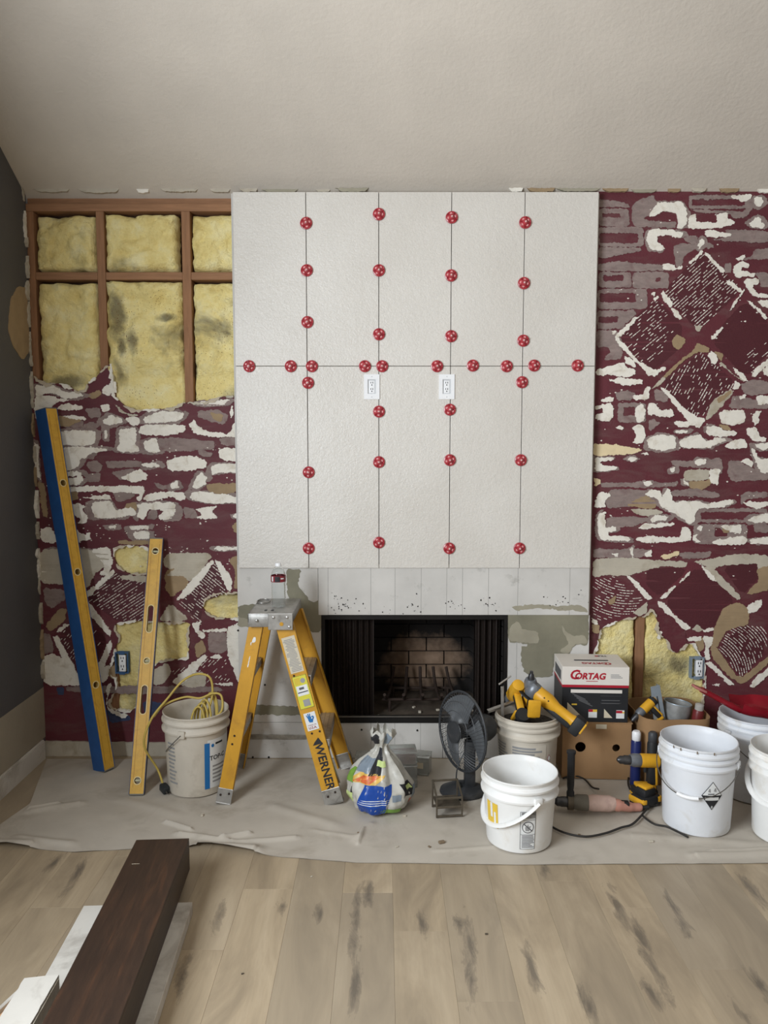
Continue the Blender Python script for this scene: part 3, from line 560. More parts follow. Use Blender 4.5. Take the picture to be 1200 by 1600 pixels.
L2 = dict(W=[[(45, 10), (140, 5), (200, 40), (280, 45), (310, 60), (220, 80), (130, 45), (60, 70)], [(45, 60), (130, 60), (200, 80), (250, 85), (160, 95), (90, 180), (50, 180)], [(160, 130), (190, 105), (290, 110), (300, 130), (240, 140)], [(390, 110), (430, 100), (440, 140), (400, 150)],
  [(190, 165), (300, 165), (320, 185), (240, 185)], [(405, 190), (440, 160), (490, 175), (510, 200), (440, 215), (410, 205)], [(520, 180), (570, 165), (600, 190), (590, 215), (550, 215)], [(610, 180), (680, 150), (740, 140), (830, 150), (820, 180), (760, 200), (620, 205)],
  [(590, 260), (600, 215), (700, 210), (830, 215), (835, 245), (760, 265), (700, 270)], [(135, 310), (200, 245), (280, 240), (365, 245), (372, 280), (350, 320), (250, 322)], [(130, 245), (200, 245), (200, 275), (140, 280)], [(485, 230), (580, 230), (575, 310), (595, 350), (540, 358), (470, 350), (490, 310)],
  [(610, 300), (680, 280), (690, 310), (705, 355), (630, 355)], [(850, 215), (880, 185), (895, 215), (930, 240), (1000, 250), (1060, 265), (1095, 190), (1115, 265), (1050, 278), (960, 275), (880, 260)], [(890, 108), (920, 90), (1070, 78), (1030, 110), (960, 112)], [(1060, 150), (1075, 110), (1085, 160), (1070, 180)],
  [(1005, 345), (1040, 330), (1115, 340), (1115, 405), (1040, 400), (1010, 380)], [(730, 400), (800, 380), (880, 375), (945, 400), (940, 440), (860, 450), (740, 450)], [(965, 430), (1000, 415), (1115, 415), (1115, 460), (1000, 465), (970, 480)],
  [(150, 340), (260, 325), (430, 335), (425, 350), (340, 360), (310, 390), (290, 385), (280, 420), (250, 450), (160, 440), (150, 400)], [(170, 460), (290, 455), (300, 500), (280, 525), (190, 520), (180, 490), (270, 490), (270, 480), (180, 480)], [(600, 420), (680, 405), (700, 430), (640, 437)],
  [(490, 490), (560, 455), (600, 445), (638, 470), (630, 500), (560, 512)], [(755, 530), (790, 500), (805, 540), (770, 545)], [(870, 535), (900, 470), (920, 460), (945, 490), (940, 520), (900, 548)], [(855, 600), (870, 560), (950, 560), (1000, 575), (1050, 570), (1115, 600), (1115, 620), (960, 622)],
  [(215, 535), (420, 530), (620, 530), (625, 560), (600, 605), (580, 600), (600, 570), (450, 560), (280, 560), (230, 560)], [(290, 590), (440, 575), (450, 605), (350, 600)], [(610, 600), (640, 570), (720, 560), (825, 565), (835, 600), (800, 612), (770, 585), (700, 600), (640, 612)],
  [(345, 650), (350, 615), (450, 610), (470, 660), (560, 640), (580, 680), (530, 685), (500, 698), (360, 700)], [(580, 625), (700, 612), (780, 620), (785, 660), (770, 700), (710, 710), (685, 685), (730, 660), (650, 650), (620, 690), (610, 710), (580, 690), (590, 660)],
  [(880, 650), (950, 640), (1005, 632), (970, 660), (1005, 698), (940, 705), (890, 700), (920, 675)], [(220, 640), (280, 620), (325, 640), (290, 650), (325, 690), (320, 725), (270, 725), (290, 700), (220, 660)], [(225, 755), (260, 755), (310, 790), (335, 770), (340, 810), (250, 830), (235, 800)],
  [(540, 740), (640, 735), (635, 755), (550, 760)], [(430, 740), (470, 735), (470, 752), (440, 752)], [(560, 770), (645, 765), (648, 810), (570, 810)], [(980, 860), (1000, 845), (1115, 850), (1115, 865), (1030, 870)], [(75, 760), (130, 740), (170, 820), (150, 832), (85, 820)],
  [(45, 300), (70, 320), (70, 420), (80, 500), (60, 480)], [(400, 20), (470, -20), (480, 40), (430, 60), (400, 50)], [(1080, 680), (1115, 670), (1115, 700), (1085, 695)], [(410, 240), (425, 240), (425, 285), (412, 285)]],
 G=[[(300, 210), (350, 195), (390, 215), (370, 235), (310, 235)], [(890, 140), (1000, 130), (1060, 170), (1040, 210), (960, 195), (900, 175)], [(690, 280), (800, 280), (900, 290), (985, 300), (980, 340), (860, 350), (700, 350)], [(1010, 280), (1115, 270), (1115, 325), (1015, 320)],
  [(415, 400), (600, 400), (620, 430), (430, 440)], [(315, 410), (360, 395), (400, 420), (390, 455), (340, 455)], [(315, 470), (390, 460), (390, 510), (330, 515)], [(440, 460), (560, 440), (580, 480), (500, 500)], [(440, 540), (560, 535), (570, 580), (540, 605), (470, 610)],
  [(100, 850), (240, 850), (400, 860), (440, 880), (350, 900), (110, 895)], [(310, 130), (380, 120), (400, 170), (340, 180)], [(660, 510), (750, 530), (830, 545), (700, 550)], [(820, 640), (880, 650), (900, 700), (830, 700)], [(200, 200), (300, 190), (300, 225), (210, 228)], [(650, 650), (690, 655), (690, 705), (630, 705)], [(900, 340), (980, 360), (960, 385), (900, 370)]],
 T=[[(120, 200), (160, 165), (230, 170), (300, 190), (220, 225), (130, 215)], [(960, 145), (1030, 160), (1020, 200), (980, 185)], [(940, 520), (1115, 515), (1115, 560), (1030, 575), (950, 560)], [(215, 560), (270, 560), (275, 600), (220, 615)], [(530, 620), (580, 615), (580, 660), (540, 680), (505, 660)], [(65, 505), (100, 520), (120, 700), (90, 690)], [(310, 60), (380, 30), (400, 50), (350, 80)], [(480, 815), (645, 815), (640, 838), (490, 835)], [(1075, 740), (1115, 710), (1115, 780), (1085, 770)]],
 P=[[(175, 380), (220, 390), (260, 440), (190, 440)], [(80, 900), (250, 900), (370, 920), (360, 1000), (80, 1000)], [(730, 880), (960, 880), (970, 905), (900, 960), (880, 1000), (730, 1000), (780, 960), (740, 960)], [(460, 100), (520, 150), (590, 160), (560, 175), (500, 150)]])
L3 = dict(P=[[(75, 60), (250, 60), (340, 60), (430, 80), (440, 130), (360, 190), (330, 260), (290, 250), (220, 240), (80, 240)], [(720, 150), (800, 190), (850, 230), (890, 210), (960, 110), (720, 100)], [(700, 420), (750, 340), (850, 420), (800, 440), (700, 430)],
  [(810, 770), (850, 700), (940, 700), (940, 770), (860, 780)], [(660, 690), (740, 650), (760, 700), (720, 760), (670, 770)], [(490, 200), (560, 195), (640, 200), (640, 235), (560, 225), (500, 215)]],
 W=[[(75, 120), (120, 100), (150, 150), (130, 200), (95, 230)], [(340, 60), (440, 50), (455, 130), (430, 200), (380, 190), (420, 150)], [(300, 300), (460, 160), (470, 185), (330, 310)], [(290, 320), (320, 320), (450, 490), (440, 520), (300, 360)], [(160, 490), (200, 450), (230, 450), (170, 500)],
  [(140, 520), (170, 510), (280, 720), (260, 760)], [(350, 720), (440, 530), (455, 560), (380, 740)], [(780, 330), (850, 240), (970, 110), (990, 120), (880, 270), (830, 310)], [(985, 115), (1010, 120), (1080, 210), (1070, 290), (1040, 250)], [(1050, 470), (1115, 440), (1115, 770), (1080, 680), (1050, 600)],
  [(760, 750), (920, 610), (960, 620), (820, 760), (800, 770)], [(960, 760), (1080, 755), (1080, 775)], [(90, 620), (140, 600), (220, 640), (290, 740), (290, 770), (100, 770)], [(420, 780), (450, 750), (445, 800), (420, 850), (430, 890), (530, 918), (520, 945), (430, 900)], [(920, 480), (1050, 470), (1050, 490), (930, 492)],
  [(960, 620), (1000, 605), (1030, 625), (980, 635)], [(860, 450), (920, 430), (900, 470), (940, 510), (915, 530)], [(380, 690), (440, 660), (430, 730), (400, 760)]],
 G=[[(950, 490), (1050, 490), (1050, 600), (950, 600)], [(90, 260), (200, 270), (210, 320), (140, 370), (100, 340)], [(85, 500), (130, 500), (150, 590), (90, 610)], [(200, 775), (500, 772), (1000, 775), (1040, 800), (600, 815), (220, 800)]],
 T=[[(725, 190), (760, 150), (800, 170), (850, 230), (830, 260), (760, 310), (730, 270)], [(880, 560), (920, 530), (945, 590), (890, 630)], [(110, 650), (200, 640), (240, 740), (150, 760)], [(100, 460), (180, 370), (215, 370), (210, 430), (130, 490)], [(1060, 110), (1115, 90), (1115, 270), (1085, 260), (1095, 180)], [(430, 680), (470, 660), (470, 740), (440, 730)]],
 B=[[(420, 890), (540, 925), (550, 950), (440, 965)], [(610, 850), (720, 860), (690, 920), (620, 930)], [(160, 780), (200, 780), (200, 820), (170, 820)]])
halo_r = random.Random(8)
for Z, par, dd in ((ZR1, wallR, R1), (ZR2, wallR, R2), (ZR3, wallR, R3), (ZL2, wallL, L2), (ZL3, wallL, L3)):
    for k in 'GPTWCMB':
        for pts in dd.get(k, []):
            if k == 'W' and Z in (ZR1, ZR2, ZL2):             # grey mortar bed showing round many of the white remnants
                gx, gy = sum(p[0] for p in pts) / len(pts), sum(p[1] for p in pts) / len(pts)
                if not (Z == ZR1 and 400 < gy < 1540 and gx > 150) and halo_r.random() < .6:
                    h = []
                    for p in pts:
                        d = math.hypot(p[0] - gx, p[1] - gy) or 1; e = halo_r.uniform(8, 34); h.append((p[0] + (p[0] - gx) / d * e * 1.4, p[1] + (p[1] - gy) / d * e * .7))
                    patch('G', h, Z, par, th=-.0006)
            patch(k, pts, Z, par)
for o, i in (((62, 148, 258, 262), (85, 178, 200, 205)), ((62, 265, 350, 393), (70, 305, 315, 370)), ((62, 556, 270, 655), (95, 575, 220, 612)), ((280, 553, 515, 660), (430, 590, 460, 615)),
             ((55, 662, 375, 792), (70, 690, 305, 748)), ((50, 802, 235, 918), (60, 838, 185, 880)), ((185, 1392, 365, 1520), (220, 1420, 300, 1475)), ((640, 62, 1040, 150), (660, 90, 1000, 130))): ring('G', o, i, ZR1, wallR)
for o, i in (((720, 662, 1195, 757), (745, 685, 1175, 735)), ((700, 767, 1060, 900), (840, 790, 930, 850))): ring('G', o, i, ZR2, wallR)
# darker unfaded paint inside the outlines of the pulled diamond tiles, with slivers of mortar along their edges
for pts in ([(730, 418), (985, 670), (700, 930), (465, 690)], [(425, 715), (600, 890), (590, 1040), (400, 1205), (180, 970)], [(1000, 735), (1160, 880), (1160, 1070), (1005, 1235), (775, 985)], [(720, 1060), (950, 1270), (705, 1500), (455, 1280)]): patch('D', pts, ZR1, wallR)
for pts in ([(770, 170), (1000, 385), (860, 570), (720, 585), (545, 395)], [(440, 200), (650, 180), (690, 210), (520, 370), (440, 300)], [(910, 180), (1140, 150), (1150, 240), (1040, 360)], [(1040, 540), (1180, 600), (1170, 730), (1030, 880), (890, 690)]): patch('D', pts, ZR3, wallR)
for pts in ([(440, 170), (630, 210), (640, 430), (480, 440), (310, 310)], [(230, 440), (430, 510), (350, 700), (280, 735), (170, 520)], [(980, 125), (1070, 230), (1040, 290), (930, 330), (910, 440), (800, 340)]): patch('D', pts, ZL3, wallL)
for pts in ([(458, 690), (478, 672), (535, 760), (522, 784), (482, 735)], [(972, 690), (1000, 660), (940, 765), (895, 810), (925, 755)], [(742, 425), (765, 440), (872, 550), (860, 568), (760, 462)], [(878, 605), (905, 612), (992, 672), (985, 695), (890, 635)],
            [(640, 492), (722, 416), (735, 430), (650, 508)], [(1010, 735), (1030, 735), (1070, 780), (1060, 790)], [(780, 985), (800, 960), (850, 905), (862, 915), (800, 985)], [(410, 730), (440, 708), (450, 720), (420, 750)]): patch('W', pts, ZR1, wallR)
for o in list(wallR.children):                           # the same residue carries on to the right, past the edge of the photograph
    if o.name.split('.')[0].endswith('patch') and 'paint' not in o.name:
        c_ = o.copy(); COL.objects.link(c_); c_.location.x += .90; c_.parent = wallR

# ridges left by the notched trowel: rows of short dashes of adhesive, one field per diamond tile
def ridges(px_poly, Z, parent, ang, pitch=.0085, curve=0, dens=.62, seed=0, prob=None):
    poly = conv(px_poly, Z); random.seed(seed); b = MB()
    cx = sum(p[0] for p in poly) / len(poly); cy = sum(p[1] for p in poly) / len(poly)
    def inside(x, y):
        c = False; n = len(poly)
        for i in range(n):
            a, d = poly[i], poly[i - 1]
            if (a[1] > y) != (d[1] > y) and x < (d[0] - a[0]) * (y - a[1]) / (d[1] - a[1]) + a[0]: c = not c
        return c
    R = .28; ca, sa = math.cos(math.radians(ang)), math.sin(math.radians(ang)); v = -R
    while v < R:
        u = -R
        while u < R:
            L = random.uniform(.007, .02); uu = u + L / 2; vv = v + curve * uu * uu
            x, y = cx + ca * uu - sa * vv, cy + sa * uu + ca * vv
            keep = noise.noise(Vector((x * 13, y * 13, seed))) * .5 + .5
            if inside(x, y) and random.random() < dens * (.25 + 1.2 * keep):
                t = math.atan2(2 * curve * uu, 1) + math.radians(ang); w = random.uniform(.0009, .0021)
                b.box(-L / 2, -w, -.0005, L / 2, w, .0022, WM @ TR(x, y, 0) @ Matrix.Rotation(t, 4, 'Z'))
            u += L + random.uniform(.001, .006)
        v += pitch
    if b.v: b.build('trowel_ridges', MT['w_white'], parent, kind='stuff')
ridges([(730, 420), (985, 670), (700, 925), (470, 690)], ZR1, wallR, 42, .0135, 0, .75, 1)
ridges([(420, 730), (560, 900), (400, 1200), (180, 970)], ZR1, wallR, 40, .0135, 0, .5, 2)
ridges([(720, 1060), (950, 1270), (705, 1500), (460, 1280)], ZR1, wallR, 62, .0135, 0, .45, 3)
ridges([(990, 1090), (1150, 1000), (1150, 1120), (1010, 1230)], ZR1, wallR, 40, .0135, 0, .25, 4)
ridges([(110, 260), (240, 245), (400, 370), (410, 400), (340, 480), (150, 515), (105, 480)], ZR3, wallR, -12, .0135, 1.6, .8, 5)
ridges([(980, 550), (1180, 560), (1200, 640), (1160, 740), (1030, 880), (890, 690)], ZR3, wallR, -55, .0135, -2.2, .9, 6)
ridges([(510, 490), (600, 490), (690, 600), (620, 700)], ZR3, wallR, 40, .0135, 0, .4, 7)
ridges([(440, 180), (620, 220), (620, 430), (480, 430), (310, 310)], ZL3, wallL, 33, .0135, 0, .8, 8)
ridges([(980, 130), (1070, 230), (1060, 290), (930, 330), (910, 480), (800, 340)], ZL3, wallL, -40, .0135, 0, .8, 9)
ridges([(230, 440), (430, 510), (290, 740), (170, 520)], ZL3, wallL, 50, .0135, 0, .35, 10)
ridges([(950, 630), (1050, 640), (1070, 740), (850, 760), (740, 700)], ZL3, wallL, 45, .0135, 0, .45, 11)

# fine flecks of mortar scattered between the larger remnants, too small to pick apart
for par, x0, x1, seed in ((wallL, XL + .02, -.75, 1), (wallR, 1.05, 2.0, 2)):
    rr_ = random.Random(seed); b = MB()
    for _ in range(420):
        x, z = rr_.uniform(x0, x1), rr_.uniform(.9, 2.75 if par is wallR else 1.6)
        if noise.noise(Vector((x * 7, z * 9, seed))) < .05: continue
        if par is wallR and z < .95 and x < 1.7: continue
        r = rr_.uniform(.001, .0042); b.prism([[(x + r * 1.6 * rr_.uniform(.5, 1.2) * math.cos(k * 1.2566), z + r * rr_.uniform(.5, 1.2) * math.sin(k * 1.2566)) for k in range(5)]], -.0005, .0022, WM)
    b.build('mortar_flecks', MT['w_white'], par, kind='stuff')

# ------------------------------------------------------------------ chimney breast: cement board, firebox, tiles
CY = 3.80                                                # board face
CM = wallm(CY)
def cp(px, py, Y=CY): q = at(px, py, Y); return (q.x, q.z)
fx0, fz1 = cp(502, 961); fx1, fz0 = cp(791, 1129)
cx0, cx1 = cp(372, 1000)[0], cp(921, 1000)[0]; cz1 = cp(600, 888, 3.788)[1]
chim = struct(MB().prism([[(cx0, 0), (cx1, 0), (cx1, 2.80), (cx0, 2.80)], [(fx0, fz0), (fx1, fz0), (fx1, fz1), (fx0, fz1)]], -.06, -.012, CM).build('wall_chimney', MT['board']))
def board(x0, z0, x1, z1, m='board', t=.0): MB().rbox(((x0 + x1) / 2, CY - t / 2 + .006, (z0 + z1) / 2), (x1 - x0 - .002, .012 + t, z1 - z0 - .002), .0015).build('cement_board', MT[m], chim)
zs1, zs2 = cp(400, 962)[1], cp(400, 1112)[1]; xh = cp(497, 900)[0]
board(xh, fz1, cp(921, 900)[0], cz1 + .02, t=.004); board(cx0, zs1, xh, cz1 + .02); board(cx0, zs2, fx0, zs1); board(cx0, fz0, fx0, zs2)
board(fx1, zs2, cx1, fz1); board(fx1, fz0, cx1, zs2); board(cx0, 0, .3, fz0); board(.3, 0, cx1, fz0)
def smear(pts, Z, m='thinset', t=.002, amp=.006, seed=1):
    p = [cp(Z[1] + q[0] / Z[0], Z[2] + q[1] / Z[0]) for q in pts]
    MB().prism([ragged(p, amp, .009, seed)], -.001, t, CM).build('thinset_smear', MT[m], chim)
ZC, ZS = (2.069, 360, 870), (7.5, 780, 930)
smear([(180, 40), (230, 40), (215, 90), (265, 150), (300, 130), (330, 170), (295, 200), (292, 245), (240, 240), (185, 130)], ZC, seed=2)
smear([(25, 160), (80, 150), (100, 190), (70, 205), (25, 195)], ZC, seed=3)
smear([(25, 190), (75, 200), (70, 230), (25, 225)], ZC, 'thinset_lt', .0015, seed=4)
smear([(100, 195), (130, 130), (350, 105), (560, 108), (740, 130), (850, 108), (1000, 125), (1045, 180), (1045, 585), (880, 580), (800, 720), (640, 760), (620, 960), (380, 960), (270, 880), (250, 600), (330, 600), (330, 570), (100, 545)], ZS, seed=5, t=.003)
smear([(140, 135), (350, 106), (560, 110), (740, 132), (860, 112), (1000, 130), (1040, 200), (900, 185), (600, 165), (420, 150), (200, 185)], ZS, 'thinset_lt', .0042, seed=6)
smear([(720, 300), (760, 400), (860, 480), (1000, 460), (1040, 560), (880, 575), (800, 700), (700, 650), (820, 560), (740, 420)], ZS, 'thinset_lt', .0042, seed=7)
smear([(120, 370), (210, 300), (280, 400), (450, 420), (470, 560), (340, 560), (110, 535)], ZS, 'thinset_lt', .0042, seed=8)
smear([(370, 1100), (480, 1104), (482, 1118), (372, 1116)], (1, 0, 0), seed=9)
# shiny strip of foil tape low on the board
MB().rbox(((cp(376, 1150)[0] + cp(480, 1150)[0]) / 2, CY - .004, cp(400, 1151)[1]), (.33, .003, .026), .001).build('foil_tape_strip', mat('foil_tape', rgb(170, 166, 158), .35, .7, var=.3, vs=30), chim)
random.seed(6); b = MB()
for gx, gy, n in ((540, 948, 16), (528, 940, 8), (566, 944, 4), (645, 945, 8), (650, 950, 5), (709, 945, 7), (716, 947, 5), (757, 945, 6), (772, 942, 6), (878, 942, 6), (860, 940, 5), (905, 934, 3), (600, 958, 6), (515, 946, 6)):
    for _ in range(n):
        x, z = cp(gx + random.gauss(0, 7), gy + random.gauss(0, 6)); r = random.uniform(.0015, .005)
        if z < fz1 + .006: continue
        b.prism([[(x + r * random.uniform(.4, 1.2) * math.cos(a * 1.047), z + r * random.uniform(.4, 1.2) * math.sin(a * 1.047)) for a in range(6)]], .002, .0055, CM)
b.build('mastic_specks', MT['speck'], chim, kind='stuff')
for px, py in ((565, 1140), (652, 1141), (395, 1183), (420, 1183), (414, 1070), (372, 985)):
    x, z = cp(px, py); MB().lathe([(.005, 0), (.005, .0035), (.003, .004)], 10, CM @ TR(x, z, .003 - .003)).build('screw_head', MT['speck'], chim)

# tiles: five columns by two rows, with leather-like face
JX = [[362.5, 477.3, 592, 706.3, 821, 936], [368.5, 480.6, 592, 703.5, 815.5, 929.5], [372.3, 482.3, 592, 702, 812.5, 922.5]]
TY = 3.788
Xs = [sum(at(JX[r][i], (300, 572, 888)[r], TY).x for r in range(3)) / 3 for i in range(6)]
Zs = [at(600, 299.5, TY).z, at(600, 572, TY).z, at(600, 888, TY).z]
for r in range(2):
    for c in range(5):
        gx, gz = .0016, .0014
        if r == 0 and c == 2: pass
        x0, x1, z0, z1 = Xs[c] + gx, Xs[c + 1] - gx, Zs[r + 1] + gz, Zs[r] - gz
        MB().rbox(((x0 + x1) / 2, TY + .0055, (z0 + z1) / 2), (x1 - x0, .011, z1 - z0), .0012).build('tile', MT['tile'], chim)
MB().box(Xs[0] + .004, TY + .009, Zs[2] + .004, Xs[5] - .004, CY - .0005, Zs[0] - .004).build('tile_adhesive_bed', MT['tile_edge'], chim)
# crumbs of plaster left where the wall meets the ceiling
random.seed(77)
for x0, x1 in ((-1.7, -.75), (-.7, -.2), (.6, 1.0), (1.05, 1.95)):
    x = x0
    while x < x1:
        w = random.uniform(.06, .22); h = random.uniform(.004, .011)
        p = ragged([(x, CEIL0 + .01), (x + w, CEIL0 + .01), (x + w * .9, CEIL0 - h * .6), (x + w * .55, CEIL0 - h), (x + w * .2, CEIL0 - h * .7)], .003, .006, x * 7, 0)
        YY = .055 if -.74 < x < 1.03 and False else .004
        MB().prism([p], -.004, random.uniform(.006, .02) + YY, WM).build('ceiling_edge_crumb', random.choice([MT['w_pale'], MT['w_white'], MT['thinset_lt'], MT['w_tan']]), wallL if x < 0 else wallR)
        x += w + random.uniform(.0, .09)

# firebox
FB = struct(bpy.data.objects.new('wall_firebox', None)); COL.objects.link(FB)
fy = 4.27; bx0, bx1 = -.06, .49; zf = fz0 + .012
def quad_slab(a, c, z0, z1, t, nm, m):                  # vertical slab from a to c (XY)
    a, c = Vector((*a, 0)), Vector((*c, 0)); d = (c - a).normalized(); n = Vector((d.y, -d.x, 0))
    MB().add([(*(a.xy), z0), (*(c.xy), z0), (*((c - n * t).xy), z0), (*((a - n * t).xy), z0), (*(a.xy), z1), (*(c.xy), z1), (*((c - n * t).xy), z1), (*((a - n * t).xy), z1)],
             [(0, 3, 2, 1), (4, 5, 6, 7), (0, 1, 5, 4), (1, 2, 6, 5), (2, 3, 7, 6), (3, 0, 4, 7)]).build(nm, MT[m], FB)
quad_slab((bx0 - .02, fy + .014), (bx1 + .02, fy + .014), zf - .02, fz1 + .05, .02, 'firebox_back', 'black_metal')
quad_slab((fx0, CY + .02), (bx0 - .01, fy + .01), zf - .02, fz1 + .05, .02, 'firebox_side', 'black_metal')
quad_slab((bx1 + .01, fy + .01), (fx1, CY + .02), zf - .02, fz1 + .05, .02, 'firebox_side', 'black_metal')
MB().add([(fx0, CY + .012, zf), (fx1, CY + .012, zf), (bx1 + .02, fy + .02, zf), (bx0 - .02, fy + .02, zf), (fx0, CY + .012, zf - .02), (fx1, CY + .012, zf - .02), (bx1 + .02, fy + .02, zf - .02), (bx0 - .02, fy + .02, zf - .02)],
         [(0, 1, 2, 3), (7, 6, 5, 4), (0, 4, 5, 1), (1, 5, 6, 2), (2, 6, 7, 3), (3, 7, 4, 0)]).build('firebox_floor', MT['ash'], FB)
MB().box(fx0, CY + .012, fz1 + .03, fx1, fy + .03, fz1 + .05).build('firebox_roof', MT['black_metal'], FB)
bw, bh = .2, .078; rr = 0; z = zf
while z + bh < fz1 + .03:
    x = bx0 - (bw / 2 if rr % 2 else 0)
    while x < bx1:
        xa, xb = max(x, bx0) + .003, min(x + bw, bx1) - .003
        if xb - xa > .02: MB().rbox(((xa + xb) / 2, fy, z + bh / 2), (xb - xa, .025, bh - .006), .003).build('firebrick', MT['firebrick'], FB)
        x += bw
    for sgn, A, B in ((-1, Vector((fx0, CY + .05)), Vector((bx0, fy))), (1, Vector((fx1, CY + .05)), Vector((bx1, fy)))):
        L = (B - A).length; d = (B - A) / L; s = -(bw / 2 if rr % 2 else 0)
        while s < L:
            sa, sb = max(s, 0) + .003, min(s + bw, L) - .003
            if sb - sa > .03:
                c = A + d * (sa + sb) / 2
                MB().rbox((0, 0, 0), (sb - sa, .022, bh - .006), .003, TR(c.x, c.y, z + bh / 2) @ Matrix.Rotation(math.atan2(d.y, d.x), 4, 'Z')).build('firebrick', MT['firebrick'], FB)
            s += bw
    z += bh; rr += 1
b = MB(); w = .022
b.box(fx0, CY - .004, fz1 - w, fx1, CY + .03, fz1).box(fx0, CY - .004, fz0, fx0 + .018, CY + .03, fz1 - w).box(fx1 - .018, CY - .004, fz0, fx1, CY + .03, fz1 - w).box(fx0 + .018, CY - .006, fz0, fx1 - .018, CY + .03, fz0 + .03)
b.build('firebox_frame', MT['black_metal'], FB)
MB().rbox(((fx0 + fx1) / 2, CY - .004, fz0 + .034), (fx1 - fx0 - .06, .02, .006), .002).build('door_track', mat('worn_steel_track', rgb(120, 116, 110), .4, .8), FB)
def curtain(px0, px1, label):
    xa, xb = cp(px0, 1040)[0], cp(px1, 1040)[0]; n = max(6, int((xb - xa) / .006))
    b = MB().grid(lambda u, v: (xa + (xb - xa) * u, CY + .045 + .012 * math.sin(u * (xb - xa) * 210) + .004 * math.sin(u * (xb - xa) * 77 + 1), zf + .01 + (fz1 - .028 - zf - .01) * v), n * 2, 4)
    bk = [(x, y + .003, z) for x, y, z in b.v]; b.add(bk, [tuple(reversed([i for i in f])) for f in b.f])
    o = b.build('spark_curtain', MT['curtain'], smooth=60); return tag(o, label, 'fireplace screen', 'mesh curtains of the fireplace')
curtain(512, 584, 'dark mesh spark curtain on the left of the fireplace opening, behind the ladder')
curtain(742, 782, 'dark mesh spark curtain on the right of the fireplace opening')
rod = tag(MB().tube([(fx0 + .02, CY + .045, fz1 - .03), (fx1 - .02, CY + .045, fz1 - .03)], .005).build('curtain_rod', MT['black_metal']), 'thin black curtain rod across the top of the fireplace opening', 'rod')
g = thing('fire_grate', 'rusty iron log grate inside the dark fireplace', 'grate', (.2, 4.03, zf))
for i in range(5):
    x = -.17 + i * .085
    MB().tube(spath([(x * .85, .14, .17), (x * .92, .10, .11), (x * 1.0, .0, .075), (x * 1.1, -.10, .07), (x * 1.16, -.16, .11)], 5), .0085, 8).build('bar', MT['iron'], g, smooth=60)
for y, wx in ((.09, .18), (-.10, .21)): MB().tube([(-wx, y, .065), (wx, y, .065)], .008, 8).build('cross_bar', MT['iron'], g, smooth=60)
for x, y in ((-.15, .09), (.15, .09), (-.17, -.1), (.17, -.1)): MB().tube([(x, y, .065), (x, y, 0)], .008, 8).build('leg', MT['iron'], g, smooth=60)
random.seed(2)
for i in range(7):
    x, y = random.uniform(-.05, .5), random.uniform(3.85, 4.0); s = random.uniform(.008, .018)
    tag(MB().rbox((0, 0, s * .35), (s * 1.3, s, s * .7), s * .2, TR(x, y, zf) @ RZ(random.uniform(0, 90))).build('plaster_crumb', MT['w_pale']), 'small pale plaster crumb on the fireplace floor', 'debris', 'crumbs in the firebox')

# recessed outlets set into the tiles
MT['white_plastic'] = mat('white_plastic', rgb(240, 241, 243), .35, var=.02)
MT['outlet_dark'] = mat('outlet_slot', rgb(40, 40, 42), .6)
MT['outlet_shade'] = mat('recess_grey_plastic', rgb(196, 198, 200), .45, var=.03)
def duplex(parent, m, w=.034, h=.068):
    r = MB().rbox((0, 0, .0), (w, h, .006), .002, m).build('receptacle', MT['white_plastic'], parent, smooth=40)
    for dy in (.017, -.017):
        for dx, ww in ((-.006, .0018), (.006, .0018)):
            MB().box(dx - ww, dy + .001, .002, dx + ww, dy + .010, .0042, m).build('slot', MT['outlet_dark'], r)
        MB().lathe([(.0034, .002), (.0034, .0042)], 10, m @ TR(0, dy - .007, 0)).build('ground_hole', MT['outlet_dark'], r)
for px, label in ((581, 'white recessed wall outlet left of the centre tile joint'), (698, 'white recessed wall outlet on the third vertical tile joint')):
    q = at(px, 604.5, TY)
    t = thing('recessed_outlet', label, 'outlet', (q.x, TY, q.z), group='recessed outlets in the tile panel')
    m = Matrix(((1, 0, 0, 0), (0, 0, -1, 0), (0, 1, 0, 0), (0, 0, 0, 1)))
    o2 = [(-.038, -.06), (.038, -.06), (.038, .06), (-.038, .06)]; i2 = [(-.02, -.034), (.02, -.034), (.02, .036), (-.02, .036)]
    MB().prism([o2, i2], 0, .006, m).build('cover_plate', MT['white_plastic'], t)
    MB().box(-.024, -.038, -.001, .024, .04, .0012, m).build('recess_box', MT['outlet_shade'], t)
    duplex(t, m @ TR(0, 0, .001) @ Matrix.Diagonal((.8, .9, .5, 1)))
    for sy in (-.049, .049): MB().lathe([(.003, .005), (.0025, .0068)], 8, m @ TR(0, sy, 0)).build('screw', MT['outlet_shade'], t)
